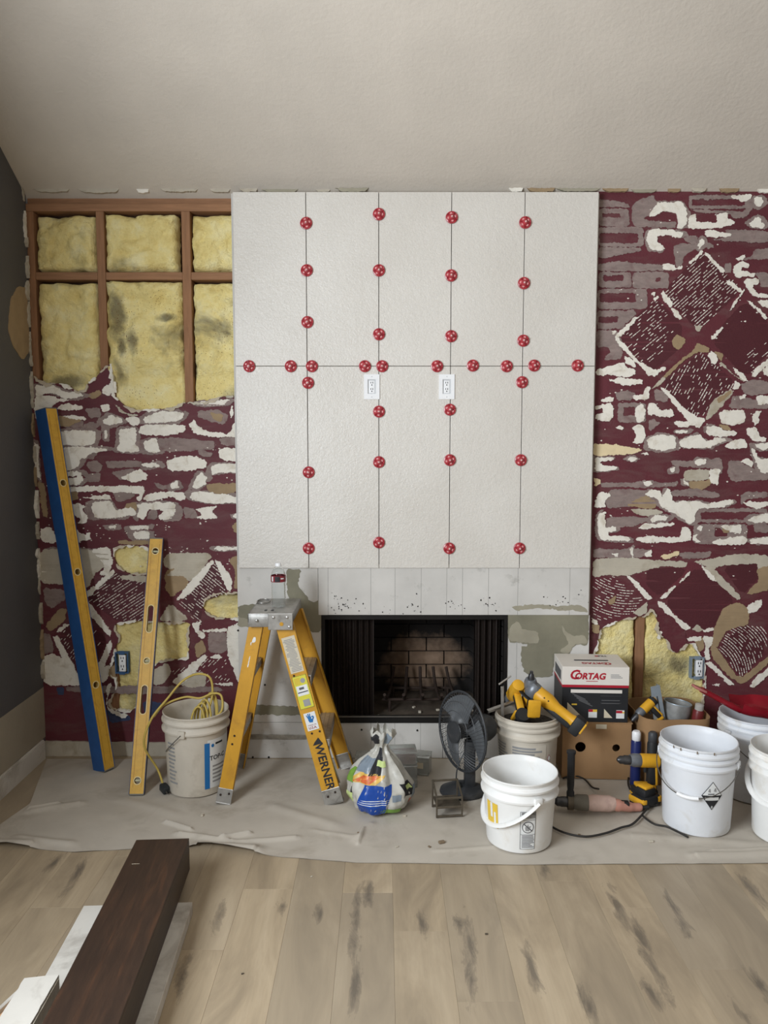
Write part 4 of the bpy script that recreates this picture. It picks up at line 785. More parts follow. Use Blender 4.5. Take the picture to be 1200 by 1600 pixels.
# ------------------------------------------------------------------ red tile leveling caps
MT['red_cap'] = mat('translucent_red_plastic', rgb(190, 62, 72), .28, var=.3, vs=90, spec=.6, trans=.2)
MT['red_dark'] = mat('dark_red_plastic', rgb(146, 26, 38), .3, var=.1)
MT['red_pale'] = mat('pale_pink_plastic', rgb(222, 150, 150), .3, var=.15, vs=60)
MT['clip_post'] = mat('pinkish_clip_post', rgb(232, 200, 196), .35, var=.05)
def make_cap():
    t = thing('tile_leveling_cap', '', 'leveling cap')
    MB().lathe([(.0285, .001), (.0295, .004), (.0285, .008), (.0245, .0095), (.0225, .008), (.017, .012), (.011, .017), (.0085, .022), (.006, .0225)], 28).build('cap', MT['red_cap'], t, smooth=35)
    MB().lathe([(.0045, 0), (.0045, .026), (.003, .029)], 10).build('post', MT['clip_post'], t, smooth=40)
    for k in range(4):
        MB().box(.006, -.0018, .006, .0265, .0018, .0145, RZ(45 + 90 * k)).build('rib', MT['red_dark'], t)
    for k in range(4):
        MB().lathe([(.0062, .0105), (.0052, .0135), (.002, .0142)], 10, RZ(90 * k) @ TR(.0165, 0, 0)).build('window', MT['red_pale'], t, smooth=40)
    return t
caps = {'leftmost vertical tile joint': [(478, 348), (479, 422), (480, 503), (481, 598), (482, 738), (482, 857)],
        'second vertical tile joint': [(592, 334), (592, 422), (592, 522), (592, 643), (592, 722), (592, 848)],
        'third vertical tile joint': [(706, 339), (705, 430), (705, 525), (703, 640), (703, 719), (702, 857)],
        'rightmost vertical tile joint': [(821, 347), (819, 442), (818, 532), (816, 597), (814, 719), (812, 857)]}
ORD = ['first', 'second', 'third', 'fourth', 'fifth', 'sixth', 'seventh', 'eighth', 'ninth', 'tenth']
VERT = ['topmost', 'second from the top', 'third from the top', 'third from the bottom', 'second from the bottom', 'lowest']
cl = [(p, 'red leveling cap on the %s, %s' % (j, VERT[i])) for j, l in caps.items() for i, p in enumerate(l)]
hz = [(389, 572), (454, 572), (487, 572), (570, 572), (597, 572), (683, 572), (739, 571), (792, 572), (835, 571), (903, 571)]
cl += [(p, 'red leveling cap on the horizontal tile joint, %s from the left' % ORD[i]) for i, p in enumerate(hz)]
proto = make_cap(); random.seed(3)
for i, (p, lab) in enumerate(cl):
    o = proto if i == 0 else copy_tree(proto)
    q = at(p[0], p[1], TY - .012); o.location = (q.x, TY - .0005, q.z); o.rotation_euler = (math.pi / 2, random.uniform(0, 6.28), 0)
    o.rotation_euler = (Matrix.Rotation(math.pi / 2, 3, 'X') @ Matrix.Rotation(random.uniform(0, 6.28), 3, 'Z')).to_euler()
    tag(o, lab, 'leveling cap', 'red caps of the tile leveling system')

# ------------------------------------------------------------------ drop cloth
MT['cloth'] = mat('dusty_canvas_drop_cloth', rgb(188, 180, 168), .95, var=.06, vs=5, bump=.25, bs=220, bd=.001, dirt=rgb(162, 152, 138), spec=.1)
CL = .006
def cl_left(Y): return -1.66 + (.08 * (Y - 2.9) / .4 if Y < 3.3 else .08 - .14 * (Y - 3.3) / .5)
def cl_front(X):
    pts = [(-1.7, 2.93), (-1.55, 2.935), (-1.25, 2.89), (-.95, 2.925), (-.72, 2.925), (-.42, 2.855), (-.12, 2.815), (.5, 2.80), (1.45, 2.81), (2.4, 2.82)]
    for (a, b), (c, d) in zip(pts, pts[1:]):
        if X <= c: return b + (d - b) * (X - a) / (c - a)
    return 2.82
wr = [((-1.5, 3.0), (-1.25, 2.95), .010, .02), ((-.85, 3.03), (-.62, 2.97), .014, .016), ((-.62, 2.96), (-.35, 3.0), .010, .014), ((-1.55, 3.22), (-1.35, 3.3), .012, .02), ((-.5, 3.28), (-.2, 3.1), .006, .03), ((-.12, 2.98), (-.05, 3.12), .007, .016),
      ((1.2, 2.86), (1.9, 2.90), .012, .02), ((1.0, 3.02), (1.55, 2.94), .006, .025), ((-1.2, 3.35), (-.9, 3.2), .005, .03), ((-.75, 2.93), (-.5, 2.9), .022, .03), ((-1.62, 2.95), (-1.4, 2.94), .02, .03),
      ((-.93, 3.13), (-.80, 3.06), .016, .008), ((-.66, 2.985), (-.55, 3.03), .018, .008), ((-.105, 2.95), (-.085, 3.07), .012, .007), ((1.28, 2.89), (1.75, 2.915), .012, .008), ((-1.56, 3.24), (-1.44, 3.29), .014, .009), ((-.1, 3.0), (-.3, 3.06), .004, .012), ((.2, 2.9), (.45, 2.93), .004, .012)]
def cloth_z(x, y):
    z = CL - .003 + .003 * (noise.noise(Vector((x * 5, y * 5, 1))) + .5 * noise.noise(Vector((x * 14, y * 14, 4))))
    for (a, b, h, w) in wr:
        A, B = Vector(a), Vector(b); p = Vector((x, y)); d = B - A; t = max(0, min(1, (p - A).dot(d) / d.length_squared)); e = (p - A - d * t).length
        z += h * math.exp(-(e / w) ** 2) * (1 if .02 < t < .98 else .6)
    return max(.0015, z)
NX, NY = 640, 150
def cfn(u, v):
    Yb = 3.796 if False else 3.785
    X = -1.7 + 4.0 * u
    Y = cl_front(X) + (Yb - cl_front(X)) * v
    lx = cl_left(Y); X2 = lx + (2.3 - lx) * u
    return (X2, Y, cloth_z(X2, Y))
b = MB().grid(cfn, NX, NY)
n0 = len(b.v); b.add([(x, y, max(.0002, z - .0014)) for x, y, z in b.v], [f[::-1] for f in b.f])
tag(b.build('drop_cloth', MT['cloth'], smooth=180), 'wrinkled grey beige canvas drop cloth spread along the wall', 'drop cloth')

# ------------------------------------------------------------------ electrical boxes left hanging in the holes
def old_outlet(px, py, Y, col, label):
    q = at(px, py, Y); t = thing('electrical_box', label, 'outlet', tuple(q), group='electrical boxes in the wall holes')
    m = Matrix(((1, 0, 0, 0), (0, 0, -1, 0), (0, 1, 0, 0), (0, 0, 0, 1)))
    mm = mat('box_plastic', col, .6)
    b = MB().prism([[(-.034, -.055), (.034, -.055), (.034, .055), (-.034, .055)], [(-.028, -.049), (.028, -.049), (.028, .049), (-.028, .049)]], -.05, 0, m); b.box(-.03, -.05, -.05, .03, .05, -.045, m)
    b.build('box', mm, t)
    for s in (-1, 1): MB().rbox((0, s * .052, -.004), (.03, .02, .006), .002, m).build('ear', mm, t)
    duplex(t, m @ TR(.006, 0, .004) @ Matrix.Diagonal((1, 1.25, 1, 1)))
    MB().rbox((.006, 0, -.012), (.03, .07, .022), .003, m).build('receptacle_body', MT['outlet_shade'], t)
old_outlet(190, 1036, D - .012, rgb(58, 92, 132), 'blue electrical box with white outlet in the hole left of the yellow level')
old_outlet(1090, 1044, D - .012, rgb(128, 142, 156), 'grey blue electrical box with white outlet above the cardboard tool bin')

# ------------------------------------------------------------------ spirit levels
MT['lvl_yellow'] = mat('yellow_level_paint', rgb(214, 168, 66), .45, var=.08, vs=30, dirt=rgb(190, 140, 60))
MT['lvl_blue'] = mat('blue_level_edge', rgb(38, 82, 138), .5, var=.12, vs=20)
MT['lvl_steel'] = mat('level_steel_edge', rgb(88, 92, 112), .4, .6, var=.1)
MT['vial'] = mat('clear_vial', rgb(190, 190, 160), .15, var=.1)
MT['grey_plastic'] = mat('grey_plastic', rgb(120, 118, 112), .5)
MT['cream_ring'] = mat('cream_plastic_ring', rgb(226, 206, 150), .5, var=.04)
def oval(cx, cy, w, h, n=8):
    r = w / 2; s = max(0, h / 2 - r); o = []
    for k in range(n + 1): a = math.pi * k / n; o.append((cx + r * math.cos(a), cy + s + r * math.sin(a)))
    for k in range(n + 1): a = math.pi + math.pi * k / n; o.append((cx + r * math.cos(a), cy - s + r * math.sin(a)))
    return o
def level(label, m, L, W, T, hand, vials, edge, edge_w=.003, wall_t=.004):
    t = thing('spirit_level', label, 'level'); t.matrix_world = m
    holes = [oval(0, z, w, h) for z, w, h in hand + vials]
    body = [(-W / 2, 0), (W / 2, 0), (W / 2, L), (-W / 2, L)]
    P = Matrix(((1, 0, 0, 0), (0, 0, -1, 0), (0, 1, 0, 0), (0, 0, 0, 1)))    # local x,y -> x,z ; thickness along -y
    MB().prism([body] + holes, -T / 2, T / 2, P).build('body', MT['lvl_yellow'], t)
    for s in (-1, 1): MB().rbox((s * (W / 2 + edge_w / 2), 0, L / 2), (edge_w, T + .004, L), .001).build('edge_rail', MT[edge], t)
    for z in (0, L): MB().rbox((0, 0, z), (W + .004, T + .003, .006), .002).build('end_cap', MT['grey_plastic'], t)
    for z, w, h in hand + vials:
        MB().prism([oval(0, z, w + .008, h + .008), oval(0, z, w, h)], -T / 2 - .0012, T / 2 + .0012, P).build('grip_ring' if (z, w, h) in hand else 'vial_ring', MT['cream_ring'], t)
    for z, w, h in vials: MB().tube([(-w * .42, 0, z), (w * .42, 0, z)], min(.006, h * .35), 10).build('vial', MT['vial'], t, smooth=60)
    for s in (-.3, .3):
        MB().box(W * s - .001, -T / 2 - .0006, .03, W * s + .001, -T / 2, L - .03).build('face_groove', mat('level_groove', rgb(180, 134, 44), .5), t)
    return t
b0 = fl(214, 1243); b0.z = CL; t0 = at(245, 842, D - .035)
level('shorter yellow spirit level leaning on the wall beside the bucket of cord', frame_m(b0, t0 - b0, (1, .10, 0)), (t0 - b0).length, .062, .024,
      [(.42 * 1.0, .026, .13), (.80, .026, .13)], [(.06, .028, .03), (.60, .026, .02), (1.135, .028, .03)], 'lvl_steel')
b0 = fl(163, 1203); b0.z = CL; t0 = at(72, 640, D - .045)
ax = (t0 - b0)
level('long blue and yellow spirit level leaning in the corner by the dark grey wall', frame_m(b0, ax, (math.sin(math.radians(31)), math.cos(math.radians(31)), 0)), ax.length, .060, .078,
      [], [(.42, .03, .02), (.98, .03, .02), (1.42, .03, .02)], 'lvl_blue', .003)

# ------------------------------------------------------------------ buckets
MT['bucket_white'] = mat('white_bucket_plastic', rgb(234, 234, 232), .38, var=.03, vs=8, spec=.4, dirt=rgb(214, 206, 192))
MT['bucket_dusty'] = mat('dusty_white_bucket', rgb(206, 198, 184), .5, var=.06, vs=8, dirt=rgb(170, 160, 144))
MT['bucket_cool'] = mat('cool_white_bucket_plastic', rgb(226, 229, 234), .4, var=.04, vs=7, dirt=rgb(196, 190, 178))
MT['wire'] = mat('bail_wire', rgb(120, 118, 114), .35, .8)
MT['ink'] = mat('grey_print', rgb(92, 92, 94), .7, var=.1)
MT['ink_lt'] = mat('light_grey_print', rgb(150, 150, 150), .7, var=.1)
MT['ink_blk'] = mat('black_print', rgb(38, 38, 42), .6, var=.1)
MT['lab_blue'] = mat('blue_label_stripe', rgb(32, 110, 176), .5, var=.05)
MT['lab_white'] = mat('white_label', rgb(226, 228, 228), .6, var=.03)
MT['lab_yellow'] = mat('yellow_label', rgb(226, 190, 70), .5, var=.1)
MT['grime'] = mat('brown_grime', rgb(120, 104, 84), .9)
def base(px, py, r):                                   # centre of a round base whose nearest rim point shows at px,py
    q = fl(px, py); d = Vector((q.x, q.y)).normalized(); return (q.x + d.x * r, q.y + d.y * r)
def bucket(name, label, c, h, rt, rb, m='bucket_white', ear=0, side=1, bail='wire', bands=(.035, .075), drop=.12, reach=.19, group='white plastic buckets', bw=.0022):
    t = thing(name, label, 'bucket', (c[0], c[1], CL), group=group)
    rw = rt - .008
    prof = [(rb - .008, 0), (rb - .002, .003), (rb, .010)]
    zb = h - bands[-1] - .01; prof += [(rw, zb)]
    for bz in reversed(bands): prof += [(rw + .0005, h - bz - .008), (rt + .004, h - bz - .004), (rt + .005, h - bz + .004), (rt - .001, h - bz + .012), (rw + .003, h - bz + .016)]
    prof += [(rw + .004, h - .010), (rt, h - .006), (rt, h - .001), (rt - .003, h), (rt - .006, h - .003), (rw - .005, h - .03), (rb - .005, .008)]
    MB().lathe(prof, 56, cap=(True, True)).build('body', MT[m], t, smooth=38)
    ca, sa = math.cos(math.radians(ear)), math.sin(math.radians(ear)); ze = h - bands[-1] + .004
    for s in (-1, 1):
        MB().rbox((0, 0, 0), (.014, .034, .034), .005, RZ(ear) @ TR(s * (rt + .003), 0, ze)).build('ear', MT[m], t, smooth=40)
    if bail:
        px_, py_ = -sa * side, ca * side; hor = math.sqrt(max(.0001, reach ** 2 - drop ** 2)); P = []
        for k in range(25):
            a = math.pi * k / 24; e = (rt + .010) * math.cos(a); f = math.sin(a)
            P.append((ca * e + px_ * hor * f, sa * e + py_ * hor * f, ze - drop * f))
        if bail == 'wire':
            MB().tube(P, bw, 6).build('bail', MT['wire'], t, smooth=60)
            if drop < .16: MB().tube(P[10:15], .008, 10).build('grip', MT['white_plastic'], t, smooth=60)
        else:
            MB().tube(P, .011, 10, flat=.45).build('bail', MT[m], t, smooth=60)
    t['_r'] = 0
    del t['_r']
    R = lambda z: rb + (rw - rb) * min(1, max(0, (z - .01) / (zb - .01)))
    return t, R
def decal(t, R, name, th0, th1, z0, z1, m, off=.0012, parent=None):   # curved label; angles in degrees, 0 = straight at the camera, + to the right
    def fn(u, v, o=off):
        a = math.radians(-90 + th0 + (th1 - th0) * u); z = z0 + (z1 - z0) * v; r = R(z) + o; return (r * math.cos(a), r * math.sin(a), z)
    n = max(2, int(abs(th1 - th0) / 5)); b = MB().grid(fn, n, 3); b.add([fn(i / n, j / 3, off - .0008) for j in range(4) for i in range(n + 1)], [f[::-1] for f in b.f])
    return b.build(name, MT[m], parent or t, smooth=60)
def decal_poly(t, R, name, pts, m, off=.0016, parent=None):           # flat shape (angle deg, z) wrapped on the bucket
    b = MB(); fine = []
    for i in range(len(pts)):
        a, c = pts[i], pts[(i + 1) % len(pts)]
        for k in range(6): fine.append((a[0] + (c[0] - a[0]) * k / 6, a[1] + (c[1] - a[1]) * k / 6))
    xs = [p[0] for p in pts]; tb = MB(); tb.prism([[(p[0], p[1] * 300) for p in fine]], 0, .0005); tb.v = [(p[0], p[1] / 300, p[2]) for p in tb.v]
    bm_ = bmesh.new(); vv = [bm_.verts.new(p) for p in tb.v]
    for f in tb.f:
        try: bm_.faces.new([vv[i] for i in f])
        except ValueError: pass
    a_ = math.floor(min(xs)) + 1.5
    while a_ < max(xs):
        bmesh.ops.bisect_plane(bm_, geom=bm_.verts[:] + bm_.edges[:] + bm_.faces[:], plane_co=(a_, 0, 0), plane_no=(1, 0, 0)); a_ += 3
    bm_.verts.index_update(); b.add([v.co[:] for v in bm_.verts], [tuple(v.index for v in f.verts) for f in bm_.faces]); bm_.free()
    def wrap(p): a = math.radians(-90 + p[0]); r = R(p[1]) + off + p[2]; return (r * math.cos(a), r * math.sin(a), p[1])
    b.v = [wrap(p) for p in b.v]
    return b.build(name, MT[m], parent or t)
def decal_text(t, R, txt, th, z, size, m, off=.0018, parent=None, bold=.0):
    vs, fs = text2d(txt, size, bold); b = MB(); o = []
    for x, y, _ in vs:
        zz = z + y; r = R(zz) + off; a = math.radians(-90 + th) + x / r; o.append((r * math.cos(a), r * math.sin(a), zz))
    b.add(o, fs)
    return b.build('lettering', MT[m], parent or t)
def lines(t, R, th0, th1, z0, z1, n, m='ink_lt', seed=0, parent=None, th=.45):
    random.seed(seed)
    for i in range(n):
        z = z1 - (z1 - z0) * i / n; decal(t, R, 'print_line', th0, th0 + (th1 - th0) * random.uniform(.7, 1), z - (z1 - z0) / n * th, z, m, .0017, parent)

# bucket of cord, left
rb_ = .132; c = base(309, 1249, rb_)
bk, R = bucket('paint_bucket', 'dusty white bucket holding a yellow extension cord, behind the ladder leg', c, .372, .150, rb_, 'bucket_dusty', ear=-101, side=-1, drop=.13, reach=.185)
ang0 = -math.degrees(math.atan2(c[0], c[1]))            # turn that faces the camera
lb = decal(bk, R, 'label', 20 + ang0, 78 + ang0, .035, .262, 'lab_white')
decal(bk, R, 'stripe', 14 + ang0, 24 + ang0, .035, .25, 'lab_blue', .0018, lb)
decal_text(bk, R, 'TOP-C', 42 + ang0, .175, .03, 'ink_blk', .002, lb, .0006)
decal_poly(bk, R, 'round_mark', [(30 + ang0 + 3 * math.cos(a * .7854), .235 + .0085 * math.sin(a * .7854)) for a in range(8)], 'lab_blue', .0018, lb)
lines(bk, R, 36 + ang0, 60 + ang0, .225, .245, 1, 'ink_blk', 1, lb); lines(bk, R, 30 + ang0, 60 + ang0, .05, .14, 5, 'ink_lt', 2, lb)
lines(bk, R, -62 + ang0, -40 + ang0, .05, .25, 11, 'ink_lt', 3)
MT['cord'] = mat('yellow_cord', rgb(196, 172, 88), .5, var=.08, vs=40)
MT['plug'] = mat('dark_plug', rgb(44, 48, 50), .5)
cd = thing('extension_cord', 'yellow extension cord coiled in the dusty bucket with its dark plug on the cloth', 'cord', (c[0], c[1], CL))
H = .372
pl = fl(256, 1238) - Vector((c[0], c[1], 0))
pts = [(pl.x, pl.y, .02), (pl.x - .04, pl.y + .05, .08), (-.225, -.06, .22), (-.19, -.06, .34), (-.12, -.03, .43), (-.06, .0, .50), (.0, .03, .525), (.06, .03, .51), (.075, .02, .44), (.06, .0, .36), (.03, -.02, .22), (-.02, .02, .12)]
MB().tube(spath(pts, 10), .0052, 8).build('loose_end', MT['cord'], cd, smooth=60)
MB().tube(spath([(-.185, -.035, .345), (-.14, -.02, .395), (-.05, .0, .425), (.02, .0, .42), (.08, .01, .44), (.12, .0, .43), (.125, -.02, .37), (.09, -.05, .34), (.03, -.07, .30), (-.02, -.05, .2)], 10), .0052, 8).build('loop', MT['cord'], cd, smooth=60)
random.seed(9)
for k in range(5):
    cx_, cy_ = .02 + .012 * k, -.05 + .02 * k; tilt = random.uniform(-.4, .4); q = []
    for j in range(20):
        a = 2 * math.pi * j / 20; q.append((cx_ + .032 * math.cos(a) + .01 * tilt, cy_ + .03 * tilt * math.cos(a) + .02 * math.sin(a), .305 + .085 * math.sin(a) + .01 * k))
    MB().tube(q, .0052, 8, closed=True).build('coil', MT['cord'], cd, smooth=60)
pm = TR(pl.x + .008, pl.y - .012, .018) @ RZ(-50) @ RY(8)
pg = MB().rbox((0, 0, 0), (.052, .034, .034), .007, pm).build('plug', MT['plug'], cd, smooth=40)
for y in (-.007, .007): MB().box(.024, y - .001, -.004, .042, y + .001, .004, pm).build('prong', MT['wire'], pg)

# front bucket
rb_ = .130; c = base(810, 1337, rb_); aC = math.degrees(math.atan2(c[0], c[1]))
bk, R = bucket('mixing_bucket', 'short clean white bucket with a plastic strap handle, nearest to the bare floor', c, .288, .151, rb_, 'bucket_white', ear=-72, side=-1, bail='strap', drop=.125, reach=.19)
lw = decal(bk, R, 'warning_label', 2 - aC + 0, 27 - aC, .022, .178, 'lab_white')
A0, A1 = 2 - aC, 27 - aC; Am = (A0 + A1) / 2
decal(bk, R, 'header', A0 + 2, A1 - .5, .150, .176, 'ink_lt', .0018, lw); decal_text(bk, R, 'WARNING', Am + 1, .169, .011, 'ink_blk', .0022, lw)
for e in ((A0, A0 + .7, .022, .178), (A1 - .7, A1, .022, .178), (A0, A1, .022, .0235), (A0, A1, .1765, .178), (A0, A1, .143, .1445), (A0, A1, .083, .0845)): decal(bk, R, 'border', *e, 'ink', .0019, lw)
decal_poly(bk, R, 'prohibition_ring', [(Am + 9.5 * math.cos(a * math.pi / 12), .114 + .024 * math.sin(a * math.pi / 12)) for a in range(24)], 'ink', .0018, lw)
decal_poly(bk, R, 'ring_centre', [(Am + 8.2 * math.cos(a * math.pi / 12), .114 + .0205 * math.sin(a * math.pi / 12)) for a in range(24)], 'lab_white', .0024, lw)
decal_poly(bk, R, 'pictogram', [(Am - 4, .100), (Am + 2, .099), (Am + 3, .110), (Am + 5, .120), (Am + 1, .118), (Am, .128), (Am - 2, .120), (Am - 5, .115)], 'ink_lt', .003, lw)
decal_poly(bk, R, 'slash', [(Am - 7.5, .128), (Am - 6.3, .1305), (Am + 7.3, .1), (Am + 6, .0975)], 'ink', .0036, lw)
lines(bk, R, A0 + 3, A1 - 1, .026, .08, 9, 'ink', 5, lw, .5); lines(bk, R, A0 + 3, A1 - 1, .15, .165, 2, 'ink', 6, lw, .5)
ly = decal(bk, R, 'maker_label', -62 - aC, -36 - aC, .085, .185, 'lab_yellow')
decal(bk, R, 'logo_bar', -52 - aC, -47 - aC, .125, .185, 'lab_white', .0018, ly); decal(bk, R, 'logo_bar', -44 - aC, -40 - aC, .10, .15, 'lab_white', .0018, ly); decal(bk, R, 'print_block', -47 - aC, -41 - aC, .09, .1, 'ink', .0019, ly)
tw = thing('margin_trowel', 'small grey metal trowel standing inside the short white bucket', 'trowel', (c[0] - .02, c[1] + .02, CL + .012))
MB().rbox((-.02, 0, .05), (.06, .003, .09), .001, RY(-12)).build('blade', MT['wire'], tw); MB().tube([(-.03, 0, .09), (-.06, .0, .14), (-.04, .0, .15)], .005).build('neck', MT['wire'], tw, smooth=60)
MB().tube([(-.04, 0, .15), (.02, .02, .178)], .010, 10).build('handle', MT['plug'], tw, smooth=60)

# hazard-diamond bucket
rb_ = .134; c = base(1086, 1310, rb_); aC = math.degrees(math.atan2(c[0], c[1]))
bk, R = bucket('hazard_bucket', 'white bucket with a black and white diamond hazard sticker and wire bail', c, .368, .153, rb_, 'bucket_cool', ear=-35, side=-1, drop=.115, reach=.20, bands=(.03, .055, .085))
hd = decal_poly(bk, R, 'hazard_sticker', [(24 - aC, .122), (41 - aC, .182), (24 - aC, .242), (7 - aC, .182)], 'ink_blk', .0012)
decal_poly(bk, R, 'upper_half', [(24 - aC, .2385), (39.3 - aC, .184), (8.7 - aC, .184)], 'lab_white', .0022, hd)
decal(bk, R, 'word_bar', 13 - aC, 35 - aC, .163, .176, 'lab_white', .0026, hd); decal(bk, R, 'word_bar', 17 - aC, 27 - aC, .188, .192, 'ink_blk', .003, hd)
for k, (a, z) in enumerate(((19, .205), (28, .208))): decal_poly(bk, R, 'pictogram', [(a - aC - 2, z - .006), (a - aC + 2, z - .008), (a - aC + 1.2, z + .008), (a - aC - 1, z + .006)], 'ink_lt', .003, hd)
decal_text(bk, R, '8', 24 - aC, .134, .016, 'lab_white', .0026, hd)
for k, a in enumerate((-38, -26, -2, 22)): decal(bk, lambda z: .1545, 'rim_notch', a - aC, a - aC + 1.5, .355, .366, 'grime', .0006)

# far right bucket with the red dust pan, and the rightmost one
c2 = (1.69, 3.40)
bk, R = bucket('dustpan_bucket', 'white bucket with a glossy red scoop laid in its mouth', c2, .375, .153, .134, 'bucket_cool', ear=20, side=-1, bands=(.025, .05, .08), drop=.13, reach=.2)
MT['red_gloss'] = mat('glossy_red_plastic', rgb(140, 22, 36), .22, var=.1, vs=10, spec=.6)
sc = thing('red_scoop', 'glossy red plastic scoop with a hanging handle lying across the far right bucket', 'scoop', (c2[0] + .02, c2[1], CL + .335), (0, 0, 0))
def pan(u, v):
    x = -.11 + .27 * u; y = -.125 + .25 * v; e = (2 * v - 1)
    return (x, y * (.62 + .38 * min(1, u * 2.2)), .012 + .05 * abs(e) ** 4 + .045 * (1 - u) ** 4 + .02 * math.sin(u * 3) + .004 * noise.noise(Vector((x * 20, y * 20, 0))))
b = MB().grid(pan, 22, 18); b.add([(x, y, z - .004) for x, y, z in b.v], [f[::-1] for f in b.f]); b.build('pan', MT['red_gloss'], sc, smooth=50)
MB().tube(spath([(-.09, 0, .055), (-.15, .0, .085), (-.21, .0, .118), (-.27, .0, .15)], 6), [.022] * 6 + [.02] * 6 + [.019] * 7, 14, flat=.7).build('handle', MT['red_gloss'], sc, smooth=60)
MB().rbox((0, 0, 0), (.06, .05, .012), .005, TR(-.28, 0, .155) @ RY(24)).build('hanging_tab', mat('scuffed_pink_plastic', rgb(176, 110, 104), .6), sc, smooth=40)
c3 = (1.655, 3.02)
aC = math.degrees(math.atan2(*c3))
bk, R = bucket('labelled_bucket', 'white bucket cut off by the right edge, with a dusty warning label', c3, .368, .153, .134, 'bucket_white', ear=-60, side=-1, bail='strap', drop=.12, reach=.19, bands=(.03, .06, .09))
A0, A1 = -50 - aC + 22, -15 - aC + 22
lw = decal(bk, R, 'warning_label', A0, A1, .07, .24, 'ink_lt'); decal(bk, R, 'stain', A0 - 1, A1, .2, .235, 'grime', .0018, lw)
Am = A0 + 14
decal_poly(bk, R, 'prohibition_ring', [(Am + 11 * math.cos(a * math.pi / 12), .168 + .027 * math.sin(a * math.pi / 12)) for a in range(24)], 'ink', .0018, lw)
decal_poly(bk, R, 'ring_centre', [(Am + 9.6 * math.cos(a * math.pi / 12), .168 + .0235 * math.sin(a * math.pi / 12)) for a in range(24)], 'lab_white', .0024, lw)
decal_poly(bk, R, 'slash', [(Am - 8.5, .184), (Am - 7.3, .187), (Am + 8.3, .152), (Am + 7, .149)], 'ink', .003, lw)
lines(bk, R, A0 + 2, A1 - 1, .08, .135, 5, 'lab_white', 5, lw, .4)

# bucket of power tools
c4 = (.672, 3.50); aC = math.degrees(math.atan2(*c4)); h4 = .345
bk, R = bucket('tool_bucket', 'white bucket filled with yellow power tools and metal strips', c4, h4, .147, .130, 'bucket_dusty', ear=5, side=-1, bail=None, bands=(.022, .045, .085))
lw = decal(bk, R, 'printed_label', -30 - aC, 38 - aC, .08, .235, 'bucket_dusty'); lines(bk, R, -28 - aC, 30 - aC, .09, .225, 10, 'ink_lt', 8, lw, .7); lines(bk, R, -70 - aC, -38 - aC, .09, .225, 10, 'ink_lt', 9)
decal_poly(bk, R, 'warning_mark', [(46 - aC, .15), (51 - aC, .168), (46 - aC, .186), (41 - aC, .168)], 'red_dark', .0014); decal_poly(bk, R, 'mark_centre', [(46 - aC, .154), (50 - aC, .168), (46 - aC, .182), (42 - aC, .168)], 'lab_white', .002)
MB().lathe([(.134, h4 - .05), (.08, h4 - .045), (.01, h4 - .03)], 24, cap=(False, True)).build('rubble_fill', mat('dark_rubble', rgb(72, 66, 60), .95, var=.4, vs=60, bump=1, bs=40, bd=.02), bk)
# ------------------------------------------------------------------ step ladder
MT['lad_y'] = mat('yellow_fiberglass', rgb(202, 150, 46), .45, var=.1, vs=14, dirt=rgb(172, 124, 46), sc=(1, 1, .4))
MT['alu'] = mat('worn_aluminium', rgb(176, 174, 170), .42, .75, var=.15, vs=30, dirt=rgb(126, 122, 116))
MT['lab_tan'] = mat('aged_paper_label', rgb(206, 196, 174), .7, var=.05)
MT['lab_lime'] = mat('yellow_green_label', rgb(212, 206, 70), .6, var=.06)
LZ = CL
lad = thing('step_ladder', 'yellow fiberglass step ladder with grey metal steps in front of the fireplace', 'ladder', (-.47, 3.49, LZ))
LO = Vector((-.47, 3.49, LZ))
def loc(v): return Vector(v) - LO
capz = .85 - LZ
def rail(foot, top, near, wide=.075, deep=.03, name='rail'):
    f, t = loc(foot), loc(top); m = frame_m(f, t - f, (1, 0, 0)); L = (t - f).length
    s = 1 if near else -1                              # channel: web on the outer side, flanges turned inward (local y is depth)
    b = MB(); w = wide / 2; y0 = 0
    b.rbox((0, 0, L / 2), (wide, .006, L), .002, m); b.rbox((-w + .003, s * deep / 2, L / 2), (.006, deep, L), .002, m); b.rbox((w - .003, s * deep / 2, L / 2), (.006, deep, L), .002, m)
    r = b.build(name, MT['lad_y'], lad)
    fb = MB(); fb.rbox((0, 0, .03), (wide + .006, .012, .07), .002, m); fb.rbox((0, s * .015, -.002), (wide + .006, deep + .012, .008), .002, m)
    ft = fb.build('foot', MT['alu'], r)
    for dx in (-.018, .018): MB().lathe([(.005, 0), (.005, .003), (.003, .005)], 8, m @ TR(dx, -s * .006, .04 + dx * .3) @ (RX(90) if near else RX(-90))).build('rivet', MT['iron'], ft)
    return r, m, L
nl = rail((-.715, 3.292, LZ + .004), (-.572, 3.385, .80), True, .062, .034)
nr = rail((-.222, 3.292, LZ + .004), (-.448, 3.385, .80), True, .080)
fr = rail((-.190, 3.695, LZ + .004), (-.430, 3.655, .80), False, .080)
flr = rail((-.722, 3.695, LZ + .004), (-.560, 3.655, .80), False, .062)
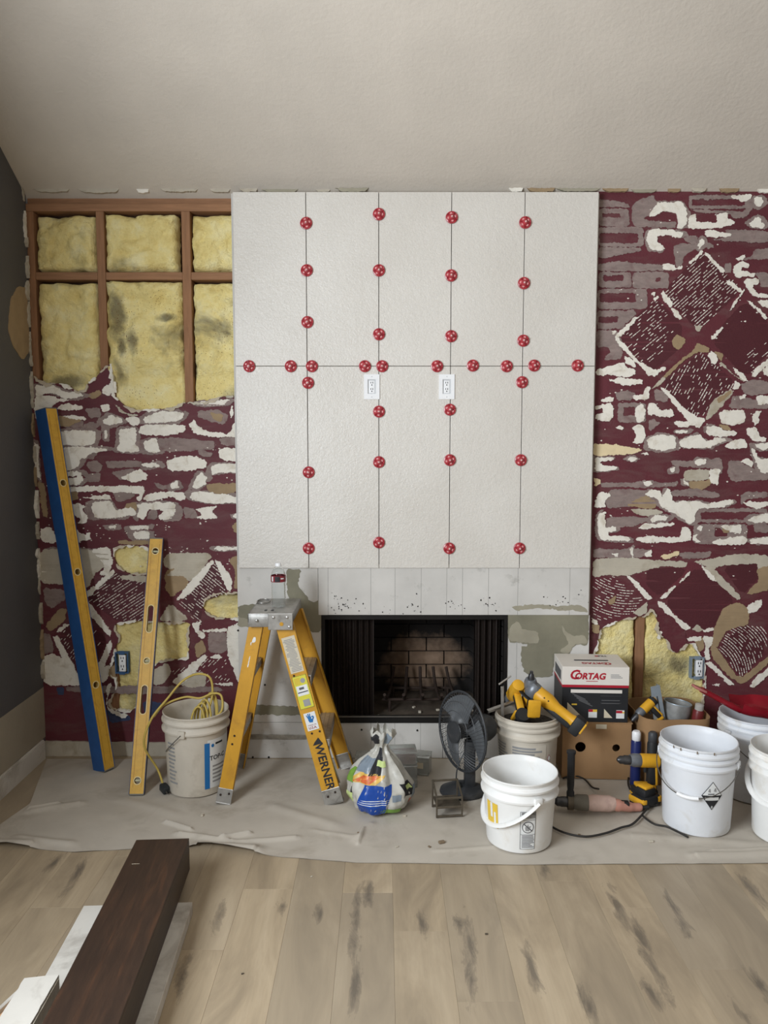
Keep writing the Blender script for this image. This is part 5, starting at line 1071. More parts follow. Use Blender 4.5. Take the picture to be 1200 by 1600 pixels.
# top cap
b = MB(); tc = loc((-.505, 3.525, .85)); m = TR(tc)
b.rbox((0, 0, -.004), (.20, .34, .008), .003, m); b.rbox((0, -.167, -.03), (.20, .006, .06), .002, m); b.rbox((0, .167, -.03), (.20, .006, .06), .002, m); b.rbox((-.097, 0, -.02), (.006, .34, .04), .002, m); b.rbox((.097, 0, -.02), (.006, .34, .04), .002, m)
cap = b.build('top_cap', MT['alu'], lad, smooth=40)
MB().rbox((.045, -.173, -.035), (.11, .004, .075), .002, m).build('hinge_plate', MT['alu'], cap)
for x, z in ((.015, -.015), (.075, -.015), (.085, -.058), (-.06, -.03)): MB().lathe([(.007, 0), (.006, .004), (.002, .006)], 10, m @ TR(x, -.175, z) @ RX(90)).build('rivet', MT['alu'], cap, smooth=40)
MB().lathe([(.009, 0), (.009, .002)], 12, m @ TR(.05, -.175, -.045) @ RX(90)).build('hinge_hole', MT['lad_y'], cap)
for x, y in ((-.03, -.10), (.0, -.1)): MB().prism([oval(x, y, .012, .03)], 0, .0012, m @ RZ(0)).build('tool_slot', MT['plug'], cap)
MB().tube([(tc.x - .07 + .03 * math.cos(a), tc.y + .09 + .05 * math.sin(a), tc.z + .004) for a in [k * .2618 for k in range(24)]], .003, 6, closed=True).build('tray_rim', MT['alu'], cap, smooth=60)
def lerp3(a, c, f): return Vector(a).lerp(Vector(c), f)
def step(z, A, B, wide, nm, th=.05):
    f = (z - LZ) / (.80 - LZ); p, q = loc(lerp3(*A, f)), loc(lerp3(*B, f)); mid = (p + q) / 2; L = abs(q.y - p.y) - .012
    b = MB().rbox((mid.x, mid.y, mid.z - .002), (wide, L, .004), .001)
    b.rbox((mid.x + wide / 2, mid.y, mid.z - th / 2), (.004, L, th), .001).rbox((mid.x - wide / 2, mid.y, mid.z - th / 2), (.004, L, th), .001)
    for k in range(3): b.rbox((mid.x - wide / 2 + wide * (k + 1) / 4, mid.y, mid.z + .001), (.004, L, .002), .0005)
    return b.build(nm, MT['alu'], lad)
RA, RB = ((-.222, 3.292, LZ), (-.448, 3.385, .80)), ((-.190, 3.695, LZ), (-.430, 3.655, .80))
LA, LB = ((-.715, 3.292, LZ), (-.572, 3.385, .80)), ((-.722, 3.695, LZ), (-.560, 3.655, .80))
step(.285, RA, RB, .085, 'tread'); step(.567, RA, RB, .085, 'tread')
for z in (.285, .567): step(z, LA, LB, .03, 'rear_brace', .03)
for z, A, B, s in ((.285, RA, RB, 1),):
    for yy, e in ((.02, 1), (-.02, 0)):
        p = loc(lerp3(*(A if not e else B), (.24 - LZ) / .8)); MB().tube([p + Vector((.03, .01 if not e else -.01, .02)), loc(lerp3(*(A if not e else B), .1)) + Vector((.045, .03 if not e else -.03, 0))], .004, 6).build('step_strut', MT['alu'], lad)
MB().tube([loc((-.60, 3.40, .50)), loc((-.335, 3.40, .50))], .004, 6, flat=.5) # spreader drawn below
# stickers on the near right rail (web faces the camera)
r, m, L = nr
def sticker(z0, z1, w, mm, nm, off=.0036, x=0, parent=None): return MB().box(x - w / 2, -off - .0006, z0, x + w / 2, -off, z1, m).build(nm, MT[mm], parent or r)
sl = sticker(.60, .765, .06, 'lab_tan', 'instruction_label')
random.seed(5)
for k in range(22): sticker(.607 + k * .0068, .6105 + k * .0068, random.uniform(.03, .052), 'ink_lt', 'print_line', .0044, random.uniform(-.004, .002), sl)
sy = sticker(.435, .585, .064, 'lab_lime', 'rating_label')
for x0 in (-.0315, .0315): sticker(.435, .585, .001, 'ink_blk', 'border', .0044, x0, sy)
for z0 in (.436, .583): sticker(z0, z0 + .001, .064, 'ink_blk', 'border', .0044, 0, sy)
w_ = sticker(.495, .54, .05, 'lab_white', 'white_panel', .0044, 0, sy); sticker(.508, .512, .046, 'ink_blk', 'print_bar', .005, 0, sy); sticker(.522, .532, .022, 'ink', 'print_bar', .005, -.002, sy)
sticker(.445, .475, .03, 'ink_lt', 'seal', .0044, .004, sy); MB().lathe([(.011, 0), (.011, .0006)], 16, m @ TR(.012, -.0042, .56) @ RX(90)).build('seal', MT['ink_lt'], sy)
for k in range(5): sticker(.548 + k * .006, .5505 + k * .006, .026, 'lvl_yellow', 'print_line', .0044, -.012, sy)
sh = sticker(.335, .415, .052, 'lab_white', 'origin_sticker')
def flat_part(poly, mm, nm, parent, off=.0044, ox=0, oz=0, s=1): MB().prism([[(ox + x * s, oz + z * s) for x, z in poly]], off, off + .0006, m @ RX(90)).build(nm, MT[mm], parent)
hand = [(-8, -14), (6, -16), (10, -6), (16, 2), (15, 9), (9, 12), (4, 8), (2, 9), (3, 22), (-1, 23), (-3, 10), (-5, 24), (-9, 23), (-8, 9), (-13, 20), (-16, 17), (-11, 3), (-11, -4)]
flat_part(hand, 'lab_blue', 'hand_sign', sh, ox=.0, oz=.386, s=.00105); flat_part([(4, 0), (8, 0), (10, 4), (7, 7), (4, 4)], 'lab_white', 'finger_gap', sh, .0052, 0, .386, .00105)
def rail_text(txt, size, x, z, mm, parent, turn=0, off=.0046, bold=0):
    vs, fs = text2d(txt, size, bold); MB().add([(p[0], p[1], off) for p in vs], fs, m @ TR(x, 0, z) @ RX(90) @ RZ(turn)).build('lettering', MT[mm], parent)
rail_text('MADE IN', .0095, 0, .358, 'red_dark', sh); rail_text('U.S.A.', .015, 0, .346, 'red_dark', sh, bold=.0004)
lg = flat_part([(-.022, 0), (-.012, .012), (.01, .03), (.022, 0)], 'ink_blk', 'ladder_logo', r, .0040, 0, .268)
rail_text('WERNER', .052, .002, .165, 'ink_blk', r, -90, .0042, .0012)
for dx, z in ((-.012, .322), (.024, .322), (-.02, .59)): MB().lathe([(.005, 0), (.004, .003)], 8, m @ TR(dx, -.004, z) @ RX(90)).build('rivet', MT['iron'], r)
r2, m2, L2_ = nl
for dx, z in ((-.005, .30), (-.008, .262)): MB().lathe([(.005, 0), (.004, .003)], 8, m2 @ TR(dx, -.004, z) @ RX(90)).build('rivet', MT['iron'], r2)
MB().prism([ragged([(-.01, .72), (.012, .725), (.008, .75), (-.002, .745), (-.006, .705)], .003, .005, 2)], .003, .004, m2 @ RX(90)).build('paint_drip', MT['lab_white'], r2)
MB().prism([ragged([(-.004, .61), (.0, .61), (.001, .66), (-.003, .66)], .002, .005, 3)], .003, .004, m2 @ RX(90)).build('paint_drip', MT['lab_white'], r2)

# water bottle on the ladder cap
g = NT('clear_pet'); MT['pet'] = g.out((.95, .97, .97, 1), .06, 0, .5, 1.0); g.b.inputs['IOR'].default_value = 1.2
g = NT('drinking_water'); MT['water'] = g.out((.97, .98, .98, 1), .0, 0, .5, 1.0); g.b.inputs['IOR'].default_value = 1.33
q = Vector((-.487, 3.50, .852))
bt = thing('water_bottle', 'clear plastic water bottle with a red and dark label on the ladder top', 'bottle', tuple(q))
prof = [(.026, 0), (.031, .004)]
for k in range(9): prof += [(.0325, .010 + k * .011), (.0305, .0155 + k * .011)]
prof += [(.0325, .112), (.0325, .150), (.031, .158), (.024, .176), (.0135, .186), (.0125, .190)]
inner = [(max(.004, r_ - .0012), max(.002, z_)) for r_, z_ in prof]
MB().lathe(prof + [(.0113, .190)] + inner[::-1], 32, cap=(True, True)).build('body', MT['pet'], bt, smooth=50)
MB().lathe([(.0345, .118), (.0345, .147)], 32, cap=(False, False)).build('label', mat('bottle_label_red', rgb(132, 44, 52), .4, var=.25, vs=60), bt, smooth=50)
MB().lathe([(.0145, .189), (.0145, .2), (.0135, .203)], 20).build('cap', MT['white_plastic'], bt, smooth=40)
def bl(u0, u1, z0, z1, mm, nm): MB().grid(lambda u, v: (.0352 * math.sin(u0 + (u1 - u0) * u), -.0352 * math.cos(u0 + (u1 - u0) * u), z0 + (z1 - z0) * v), 6, 1).build(nm, MT[mm], bt)
bl(-.35, .35, .12, .145, 'ink_blk', 'label_picture'); bl(-.85, -.6, .122, .144, 'lab_white', 'label_barcode'); bl(.45, .9, .132, .138, 'lab_white', 'label_stripe')

# ------------------------------------------------------------------ plastic shopping bag and clear part boxes
MT['bag_w'] = mat('white_plastic_bag', rgb(190, 188, 180), .3, var=.14, vs=18, dirt=rgb(140, 138, 128))
MT['bag_blue'] = mat('blue_bag_print', rgb(30, 74, 160), .3, var=.1, vs=20)
MT['bag_grey'] = mat('grey_bag_print', rgb(128, 140, 152), .3, var=.12, vs=26)
MT['bag_or'] = mat('orange_bag_print', rgb(214, 108, 62), .35, var=.25, vs=50)
MT['bag_ye'] = mat('yellow_bag_print', rgb(218, 178, 88), .35, var=.2, vs=50)
MT['bag_gr'] = mat('green_bag_print', rgb(116, 156, 66), .35, var=.2, vs=40)
MT['bag_lime'] = mat('pale_lime_bag_print', rgb(196, 212, 140), .35, var=.1, vs=40)
q = fl(594, 1284); bag = thing('plastic_bag', 'crumpled printed plastic bag in blue, white and orange beside the ladder foot', 'bag', (q.x, q.y + .125, CL))
def bagp(a, t, off=0.0):                                 # a: angle (deg, 0 = camera), t: 0 floor .. 1 tied top
    prof = [(.0, .085), (.04, .118), (.15, .137), (.30, .135), (.45, .118), (.58, .088), (.68, .055), (.75, .03), (.80, .024), (.86, .036), (.93, .05), (1.0, .045)]
    for (t0, r0), (t1, r1) in zip(prof, prof[1:]):
        if t <= t1: r = r0 + (r1 - r0) * (t - t0) / (t1 - t0); break
    th = math.radians(-90 + a); c_, s_ = math.cos(th), math.sin(th)
    n = noise.noise(Vector((c_ * 2.2, s_ * 2.2, t * 3))) * .16 + noise.noise(Vector((c_ * 5, s_ * 5, t * 4.5 + 3))) * .10 + .05 * math.sin(9 * th + 3 * t) * min(1, t * 2) + .08 * abs(noise.noise(Vector((c_ * 7 + t * 2, s_ * 7, t * 2)))) + (.16 * math.sin(7 * th) if t > .7 else 0)
    r = r * (1 + n) + off; return (r * c_ + .03 * max(0, t - .6), r * s_ * .85, .35 * t + .002 + (.02 * noise.noise(Vector((c_ * 3, s_ * 3, 9))) if t > .9 else 0))
MB().grid(lambda u, v: bagp(u * 360, v), 96, 60, wrap=True).build('film', MT['bag_w'], bag, smooth=60)
def bprint(a0, a1, t0, t1, mm, nm='print_panel', off=.0015, skew=0, par=None):
    n1, n2 = max(3, int((a1 - a0) / 4)), max(3, int((t1 - t0) * 60))
    return MB().grid(lambda u, v: bagp(a0 + (a1 - a0) * u + skew * v, t0 + (t1 - t0) * v, off), n1, n2).build(nm, MT[mm], par or bag, smooth=60)
bprint(-50, 8, .03, .40, 'bag_blue', skew=18); bprint(-75, -10, .40, .52, 'bag_ye', skew=22, off=.0018); bprint(-62, -22, .41, .50, 'bag_or', skew=22, off=.003)
bprint(-95, -30, .52, .68, 'bag_grey', skew=14); bprint(-28, 0, .50, .70, 'ink_blk', skew=8, off=.002); bprint(-12, 16, .60, .66, 'bag_lime', off=.004); bprint(8, 50, .01, .10, 'bag_gr', skew=-10); bprint(50, 80, .20, .40, 'ink_blk', skew=-12)
bprint(56, 72, .30, .36, 'bag_lime', off=.003, skew=-4); bprint(-20, 6, .70, .79, 'ink_blk'); bprint(10, 44, .84, .95, 'bag_grey', off=.002); bprint(-60, -20, .84, .96, 'ink_blk', off=.002); bprint(-110, -78, .32, .5, 'bag_gr', off=.002, skew=8); bprint(-100, -80, .08, .2, 'bag_lime'); bprint(84, 120, .05, .3, 'bag_grey'); bprint(22, 38, .2, .28, 'bag_grey', off=.002); bprint(70, 84, .1, .16, 'bag_or', off=.002); bprint(-84, -66, .2, .28, 'ink_blk')
for k in range(3): bprint(-44 + k * 4, 10, .17 + k * .025, .178 + k * .025, 'lab_white', 'print_line', .004, skew=10)
g = NT('clear_box_plastic'); MT['clear'] = g.out((.86, .88, .86, 1), .12, 0, .5, .8); g.b.inputs['IOR'].default_value = 1.15
def part_box(label, px, py, z, w, d, h, rz, fill, stick=True, content=None):
    q = fl(px, py); t = thing('parts_box', label, 'plastic box', (q.x, q.y + d / 2, CL + z), (0, 0, math.radians(rz)), 'clear boxes of tile spacers')
    b = MB().rbox((0, 0, .002), (w, d, .004), .001); b.rbox((0, -d / 2, h / 2), (w, .002, h), .0008).rbox((0, d / 2, h / 2), (w, .002, h), .0008).rbox((-w / 2, 0, h / 2), (.002, d, h), .0008).rbox((w / 2, 0, h / 2), (.002, d, h), .0008)
    b.build('tray', MT['clear'], t); MB().rbox((0, 0, h + .003), (w + .006, d + .006, .006), .002).build('lid', MT['clear'], t, smooth=40)
    if fill: MB().rbox((0, 0, h * .4), (w - .01, d - .01, h * .72), .004).build('contents', MT[fill], t)
    if stick: MB().rbox((0, -d / 2 - .0015, h * .55), (w * .6, .001, h * .35), .0003).build('sticker', MT['lab_tan'], t)
    return t
MT['mauve'] = mat('mauve_spacers', rgb(150, 118, 120), .6, var=.15, vs=60); MT['grey_sp'] = mat('grey_spacers', rgb(150, 146, 138), .6, var=.15, vs=60)
part_box('clear plastic box with black lined card, behind the bag', 631, 1233, 0, .11, .10, .10, 8, 'ink_blk', False)
part_box('clear plastic box of mauve spacers stacked on the box behind the bag', 630, 1233, .108, .12, .10, .055, 4, 'mauve', False)
part_box('clear plastic box with a yellowed sticker at the back, left of the bag top', 577, 1212, 0, .13, .09, .075, -4, 'grey_sp')
part_box('clear plastic box with a pale sticker leaning by the hearth, right of the bag', 652, 1212, 0, .13, .08, .085, -14, 'grey_sp')

# ------------------------------------------------------------------ fan
MT['fan'] = mat('charcoal_fan_plastic', rgb(52, 54, 57), .45, var=.1, vs=16, dirt=rgb(84, 82, 80))
MT['fan_wire'] = mat('fan_grille_wire', rgb(66, 67, 69), .4, .3)
MT['blade'] = mat('smoky_fan_blade', rgb(96, 99, 102), .3, var=.08)
fc = Vector((.362, 3.40, 0)); fan = thing('desk_fan', 'charcoal desk fan turned to the left in front of the fireplace', 'fan', (fc.x, fc.y, CL))
MB().lathe([(.098, 0), (.102, .008), (.098, .022), (.06, .04), (.03, .05)], 36, Matrix.Diagonal((1.05, .8, 1, 1))).build('base', MT['fan'], fan, smooth=40)
MB().rbox((.03, 0, .14), (.05, .06, .22), .012).build('neck', MT['fan'], fan, smooth=40)
for k, y in enumerate((-.015, .0, .015)): MB().rbox((-.02, y - .03, .052), (.014, .01, .01), .003).build('speed_button', MT['plug'], fan)
hm = TR(.0, 0, .295) @ RZ(58) @ RX(90)                   # local z points out of the fan front (left, a little toward the camera)
hm = TR(.0, 0, .292) @ frame_m((0, 0, 0), (-.86, -.50, .06), (0, 0, 1))
MB().lathe([(.02, -.16), (.05, -.155), (.062, -.13), (.066, -.06), (.06, -.045)], 28, hm).build('motor_housing', MT['fan'], fan, smooth=40)
RF = .178
def grille(name, z0, z1, nz, nr):
    b = MB()
    for k in range(nr):
        f = .30 + .70 * k / (nr - 1); r_ = RF * f; z_ = z1 + (z0 - z1) * f ** 3
        b.tube([(r_ * math.cos(a * math.pi / 18), r_ * math.sin(a * math.pi / 18), z_) for a in range(36)], .0011, 4, closed=True, m=hm)
    for k in range(nz):
        a = 2 * math.pi * k / nz; P = []
        for j in range(7):
            f = .28 + .72 * j / 6; P.append((RF * f * math.cos(a + .5 * f), RF * f * math.sin(a + .5 * f), z1 + (z0 - z1) * f ** 3))
        b.tube(P, .0009, 4, m=hm)
    return b.build(name, MT['fan_wire'], fan, kind='stuff')
grille('front_grille', .012, .055, 60, 4); grille('rear_grille', .004, -.055, 60, 4)
MB().tube([(RF * math.cos(a * math.pi / 24), RF * math.sin(a * math.pi / 24), .008) for a in range(48)], .006, 8, closed=True, m=hm).build('grille_rim', MT['fan'], fan, smooth=60)
MB().lathe([(.05, .050), (.048, .058), (.03, .061)], 28, hm).build('badge', MT['fan'], fan, smooth=40)
MB().lathe([(.03, -.03), (.034, .02), (.02, .03)], 20, hm).build('hub', MT['fan'], fan, smooth=40)
for k in range(3):
    a0 = 2 * math.pi * k / 3 + .4
    b = MB().grid(lambda u, v: ((.03 + .13 * v) * math.cos(a0 + (u - .5) * (1.0 + .5 * v)), (.03 + .13 * v) * math.sin(a0 + (u - .5) * (1.0 + .5 * v)), .025 * (u - .5) * 1.6), 10, 8, hm)
    b.add([tuple(Vector(p) + hm.to_3x3() @ Vector((0, 0, -.002))) for p in b.v], [f[::-1] for f in b.f]); b.build('blade', MT['blade'], fan, smooth=60)
MB().tube(spath([(.0, -.03, .2), (-.03, -.05, .14), (-.035, -.05, .08), (-.02, -.04, .04)], 6), .003, 6).build('cable', MT['plug'], fan, smooth=60)

# small wire rack
q = fl(700, 1279); wr_ = thing('wire_rack', 'small dull metal wire rack on the cloth in front of the fan', 'rack', (q.x, q.y + .05, CL), (0, 0, .12))
MT['dull'] = mat('dull_brown_metal', rgb(98, 90, 78), .55, .6, var=.2, vs=30)
for y in (-.05, .05):
    for h in (.006, .045, .085 if y < 0 else .12): MB().rbox((0, y, h), (.116, .006, .010), .002).build('side_rail', MT['dull'], wr_)
for x in (-.055, .055):
    for y, h in ((-.05, .09), (.05, .125)): MB().rbox((x, y, h / 2), (.007, .007, h), .002).build('upright', MT['dull'], wr_)
    MB().tube([(x, -.05, .088), (x, .05, .122)], .0045, 6).build('side_bar', MT['dull'], wr_)
MB().rbox((0, 0, .046), (.108, .098, .003), .001).build('shelf_plate', MT['dull'], wr_)
# ------------------------------------------------------------------ cartons
MT['kraft'] = mat('kraft_cardboard', rgb(158, 124, 88), .9, var=.07, vs=7, dirt=rgb(136, 104, 72))
MT['kraft_dk'] = mat('cut_cardboard_edge', rgb(120, 92, 64), .9)
MT['carton_w'] = mat('white_carton', rgb(228, 222, 214), .6, var=.02)
MT['carton_k'] = mat('black_carton', rgb(34, 36, 40), .5, var=.1)
MT['carton_r'] = mat('red_carton_print', rgb(176, 26, 48), .5, var=.05)
W_, H_, DP = .322, .272, .24
kb = thing('cardboard_box', 'plain brown cardboard box with two hand holes under the printed carton', 'box', (1.012, 3.545, CL), (0, 0, math.radians(-4)))
FM = Matrix(((1, 0, 0, 0), (0, 0, -1, 0), (0, 1, 0, 0), (0, 0, 0, 1)))     # x,y on the face ; z out toward the camera
fr_ = [(-W_ / 2, 0), (W_ / 2, 0), (W_ / 2, H_), (-W_ / 2, H_)]
MB().prism([fr_, oval(-.075, .155, .05, .02)[::1], oval(.092, .155, .036, .022)], -.005, 0, FM).build('front_panel', MT['kraft'], kb)
for x in (-W_ / 2, W_ / 2): MB().rbox((x - math.copysign(.0025, x), DP / 2 + .003, H_ / 2), (.005, DP - .008, H_), .001).build('side_panel', MT['kraft'], kb)
MB().rbox((0, DP - .003, H_ / 2), (W_ - .012, .005, H_), .001).build('rear_panel', MT['kraft'], kb); MB().rbox((0, DP / 2, .003), (W_ - .012, DP - .014, .005), .001).build('bottom_panel', MT['kraft'], kb)
for y0, y1 in ((.002, DP / 2 - .001), (DP / 2 + .001, DP)): MB().rbox((0, (y0 + y1) / 2, H_ + .002), (W_ + .012, y1 - y0, .004), .001).build('top_flap', MT['kraft'], kb)
MB().rbox((.02, -.0015, H_ - .014), (.05, .001, .022), .0003).build('torn_tape', MT['lab_tan'], kb)
cz = CL + H_ + .0045
cb = thing('printed_carton', 'white and black printed carton with a red brand name on top of the cardboard box', 'box', (1.002, 3.553, cz), (0, 0, math.radians(-3)))
w, hk, hw, dp = .310, .168, .088, .225
MB().rbox((0, dp / 2, hk / 2), (w, dp, hk), .002).build('black_body', MT['carton_k'], cb)
MB().rbox((0, dp / 2, hk + .006), (w + .002, dp + .002, .012), .001).build('red_band', MT['carton_r'], cb)
lid = MB().rbox((0, dp / 2, hk + .012 + hw / 2), (w + .004, dp + .004, hw), .002).build('white_lid', MT['carton_w'], cb)
zl = hk + .012
def face_text(txt, size, x, z, mm, parent, bold=0, y=-.0032, shear=0):
    vs, fs = text2d(txt, size, bold); MB().add([(p[0] + shear * p[1], p[1], 0) for p in vs], fs, FM @ TR(x, z, -y)).build('lettering', MT[mm], parent)
face_text('C', .062, -.098, zl + .048, 'carton_r', lid, .0018, shear=.2); face_text('ORTAG', .042, -.025, zl + .042, 'carton_r', lid, .0016, shear=.2)
MB().box(-.045, -.0034, zl + .018, .01, -.0026, zl + .0205).build('underline', MT['carton_r'], lid)
for k in range(3): MB().box(.07, -.0034, zl + .036 + k * .007, .125 - k * .008, -.0026, zl + .039 + k * .007).build('print_line', MT['ink_lt'], lid)
TM = TR(0, dp / 2, zl + hw + .0012)
def top_text(txt, size, x, y, mm, bold=0): vs, fs = text2d(txt, size, bold); MB().add(vs, fs, TM @ TR(x, y, 0) @ RZ(180)).build('lettering', MT[mm], lid)
top_text('C', .05, .068, -.055, 'carton_r', .0014); top_text('ORTAG', .035, .005, -.052, 'carton_r', .0012); top_text('TILE', .026, .07, .075, 'ink', .0008)
MB().box(.035, .065, .0, .05, .08, .0006, TM).build('print_mark', MT['carton_r'], lid)
MB().prism([oval(0, 0, .012, .165)], 0, .001, TM @ TR(.0, -.005, .0002) @ RZ(90)).build('handle_slot', MT['ink_blk'], lid)
MB().box(-w / 2 - .0034, .03, zl + .015, -w / 2 - .0022, dp - .04, zl + .06).build('side_print', MT['ink'], lid)
kbod = cb.children[0]
def fp(x0, z0, x1, z1, mm, nm='print_panel', y=-.0012): MB().box(x0, y - .0008, z0, x1, y, z1).build(nm, MT[mm], kbod)
fp(-.115, .142, .125, .158, 'carton_w', 'white_strip'); fp(-.03, .022, .01, .062, 'lab_white'); fp(-.03, .05, -.01, .062, 'carton_r', y=-.002); fp(-.01, .05, .01, .062, 'lab_yellow', y=-.002)
fp(.10, .02, .138, .06, 'lab_white'); fp(.10, .046, .128, .058, 'carton_r', y=-.002); fp(.128, .046, .138, .052, 'lab_yellow', y=-.002); fp(-.11, .082, -.085, .089, 'lab_yellow')
def tri(p, mm): MB().prism([p], .0012, .002, FM).build('print_triangle', MT[mm], kbod)
tri([(-.13, .03), (-.065, .03), (-.13, .095)], 'lab_tan'); tri([(.043, .022), (.083, .022), (.043, .066)], 'lab_tan')
for k in range(4): MB().box(-.035, -.003, -.0, .035, -.0022, .004, TR(-.06, 0, .115 - k * .006) @ RY(24) @ TR(-.02 + k * .012, 0, 0)).build('tool_drawing', MT['ink'], kbod)
for k in range(2): fp(.03, .105 - k * .014, .115, .109 - k * .014, 'ink')
for z0, z1, x0, x1 in ((.094, .095, .025, .122), (.128, .129, .025, .122)): fp(x0, z0, x1, z1, 'ink')

# cardboard bin of odds and ends behind the hazard bucket
cB = (1.375, 3.63); bn = thing('cardboard_bin', 'round-cornered brown cardboard bin full of tools against the wall', 'bin', (cB[0], cB[1], CL))
sq = lambda a: 1 / (abs(math.cos(a)) ** 5 + abs(math.sin(a)) ** 5) ** .2
MB().lathe([(.150, 0), (.155, .01), (.160, .12), (.163, .25), (.166, .318), (.162, .318), (.158, .25), (.15, .03)], 64, cap=(True, True), lobes=lambda a: sq(a) * (1 + .03 * math.sin(2 * a + 1) + .012 * math.sin(5 * a))).build('shell', MT['kraft'], bn, smooth=40)
MB().lathe([(.145, .2), (.1, .21), (.01, .225)], 32, cap=(False, True), lobes=sq).build('clutter_fill', mat('dark_clutter', rgb(46, 44, 42), .9, var=.5, vs=50, bump=1, bs=35, bd=.02), bn)
q0 = Vector((cB[0], cB[1], CL))
ch = thing('metal_channel', 'pale blue grey slotted metal channel standing in the cardboard bin', 'metal channel', tuple(q0 + Vector((-.05, -.055, .242))), (math.radians(-6), math.radians(-10), .1))
MT['zinc'] = mat('zinc_sheet', rgb(160, 172, 182), .4, .5, var=.1, vs=20)
b = MB().prism([[(-.03, 0), (.03, 0), (.034, .2), (-.012, .2)], [(.008, .03), (.014, .03), (.014, .15), (.008, .15)]], -.002, .002, FM); b.rbox((.031, .015, .1), (.003, .03, .2), .001); b.build('plate', MT['zinc'], ch)
MB().box(.0085, .001, .03, .0135, .0022, .15).build('slot_backing', MT['ink_blk'], ch)
pt = thing('grey_pot', 'dusty grey metal pot lying in the cardboard bin', 'pot', tuple(q0 + Vector((.045, .0, .300))), (0, math.radians(8), .2))
MB().lathe([(.03, -.045), (.058, -.035), (.066, .0), (.066, .045), (.062, .045), (.06, -.02), (.02, -.035)], 32, RX(0)).build('shell', mat('dusty_zinc_pot', rgb(150, 150, 148), .6, .3, var=.25, vs=16), pt, smooth=40)
MB().tube([(.064 * math.cos(a * .2618), .064 * math.sin(a * .2618), .046) for a in range(24)], .003, 6, closed=True).build('rim', MT['zinc'], pt, smooth=60)
cn = thing('red_can', 'small dark red can with a grey cap in the cardboard bin', 'can', tuple(q0 + Vector((.115, -.06, .222))), (.1, .08, 0))
MB().lathe([(.024, 0), (.026, .004), (.026, .105), (.02, .115)], 20).build('body', mat('dark_red_can', rgb(112, 40, 40), .4), cn, smooth=40); MB().lathe([(.02, .115), (.02, .14), (.012, .145)], 20).build('cap', mat('grey_cap', rgb(176, 172, 166), .5), cn, smooth=40)

# ------------------------------------------------------------------ power tools
MT['dw_y'] = mat('yellow_tool_plastic', rgb(222, 166, 44), .4, var=.08, vs=24)
MT['dw_k'] = mat('black_tool_rubber', rgb(36, 37, 39), .6, var=.12, vs=30)
MT['dw_g'] = mat('grey_gearbox', rgb(120, 124, 130), .4, .4, var=.15, vs=30)
MT['chuck'] = mat('dark_steel_chuck', rgb(78, 78, 80), .35, .7, var=.15, vs=30)
Z2X = RY(90)
def cordless(name, label, M, nose='chuck', battery=True, group='yellow cordless power tools'):   # axis along local +x, grip down local -z
    t = thing(name, label, 'power tool', group=group); t.matrix_world = M
    MB().lathe([(.018, -.075), (.028, -.07), (.031, -.05), (.031, .035), (.029, .045)], 24, Z2X).build('motor_housing', MT['dw_y'], t, smooth=40)
    MB().lathe([(.0315, -.066), (.0322, -.06), (.0322, -.045), (.0315, -.04)], 24, Z2X).build('vent_band', MT['dw_k'], t, smooth=40)
    MB().lathe([(.029, .045), (.030, .05), (.030, .075), (.024, .092)], 24, Z2X).build('gearbox', MT['dw_g'], t, smooth=40)
    if nose == 'chuck': MB().lathe([(.021, .092), (.021, .118), (.018, .122), (.018, .138), (.007, .152)], 20, Z2X).build('chuck', MT['chuck'], t, smooth=40)
    else: MB().lathe([(.016, .092), (.012, .115), (.008, .12), (.008, .13)], 16, Z2X).build('bit_holder', MT['chuck'], t, smooth=40)
    MB().rbox((-.012, 0, -.068), (.040, .032, .10), .011, RY(8)).build('grip', MT['dw_k'], t, smooth=40)
    MB().rbox((-.026, 0, -.066), (.016, .034, .10), .006, RY(8)).build('grip_back', MT['dw_y'], t, smooth=40)
    MB().rbox((.014, 0, -.042), (.012, .014, .026), .004).build('trigger', MT['plug'], t, smooth=40)
    MB().rbox((.006, 0, -.117), (.085, .058, .018), .006).build('foot', MT['dw_y'], t, smooth=40)
    if battery:
        bb_ = MB().rbox((.006, 0, -.145), (.105, .066, .038), .007).build('battery', MT['dw_k'], t, smooth=40)
        MB().rbox((.006, 0, -.160), (.107, .068, .012), .003).build('battery_band', MT['dw_y'], bb_)
    MB().rbox((-.02, -.0315, .004), (.05, .002, .022), .0008).build('name_plate', MT['ink_blk'], t)
    return t
def aim(o, xax, up): x = Vector(xax).normalized(); u = Vector(up); z = (u - x * u.dot(x)).normalized(); y = z.cross(x); return Matrix(((x.x, y.x, z.x, o[0]), (x.y, y.y, z.y, o[1]), (x.z, y.z, z.z, o[2]), (0, 0, 0, 1)))
# in the tool bucket
T0 = Vector((c4[0], c4[1], CL + h4))
cordless('cordless_nailer', 'yellow cordless tool with its battery frame toward us, left in the tool bucket', aim(T0 + Vector((-.055, .035, .085)), (-.10, .55, -.55), (-.05, .62, .62)), 'bit', False)
ng = bpy.data.objects['cordless_nailer']
fm_ = MB(); fm_.prism([[(-.04, -.03), (.04, -.03), (.04, .03), (-.04, .03)], [(-.026, -.017), (.026, -.017), (.026, .017), (-.026, .017)]], -.01, .014); fm_.build('battery_frame', MT['dw_y'], ng, smooth=40)
ng.children[-1].matrix_local = TR(.006, 0, -.14)
MB().box(-.027, -.018, -.138, .035, .018, -.13).build('battery_terminal', MT['dw_k'], ng)
cordless('impact_driver', 'grey nosed yellow impact driver standing nose up in the middle of the tool bucket', aim(T0 + Vector((.008, .0, .075)), (.02, -.22, 1), (0, 1, .2)), 'bit', False)
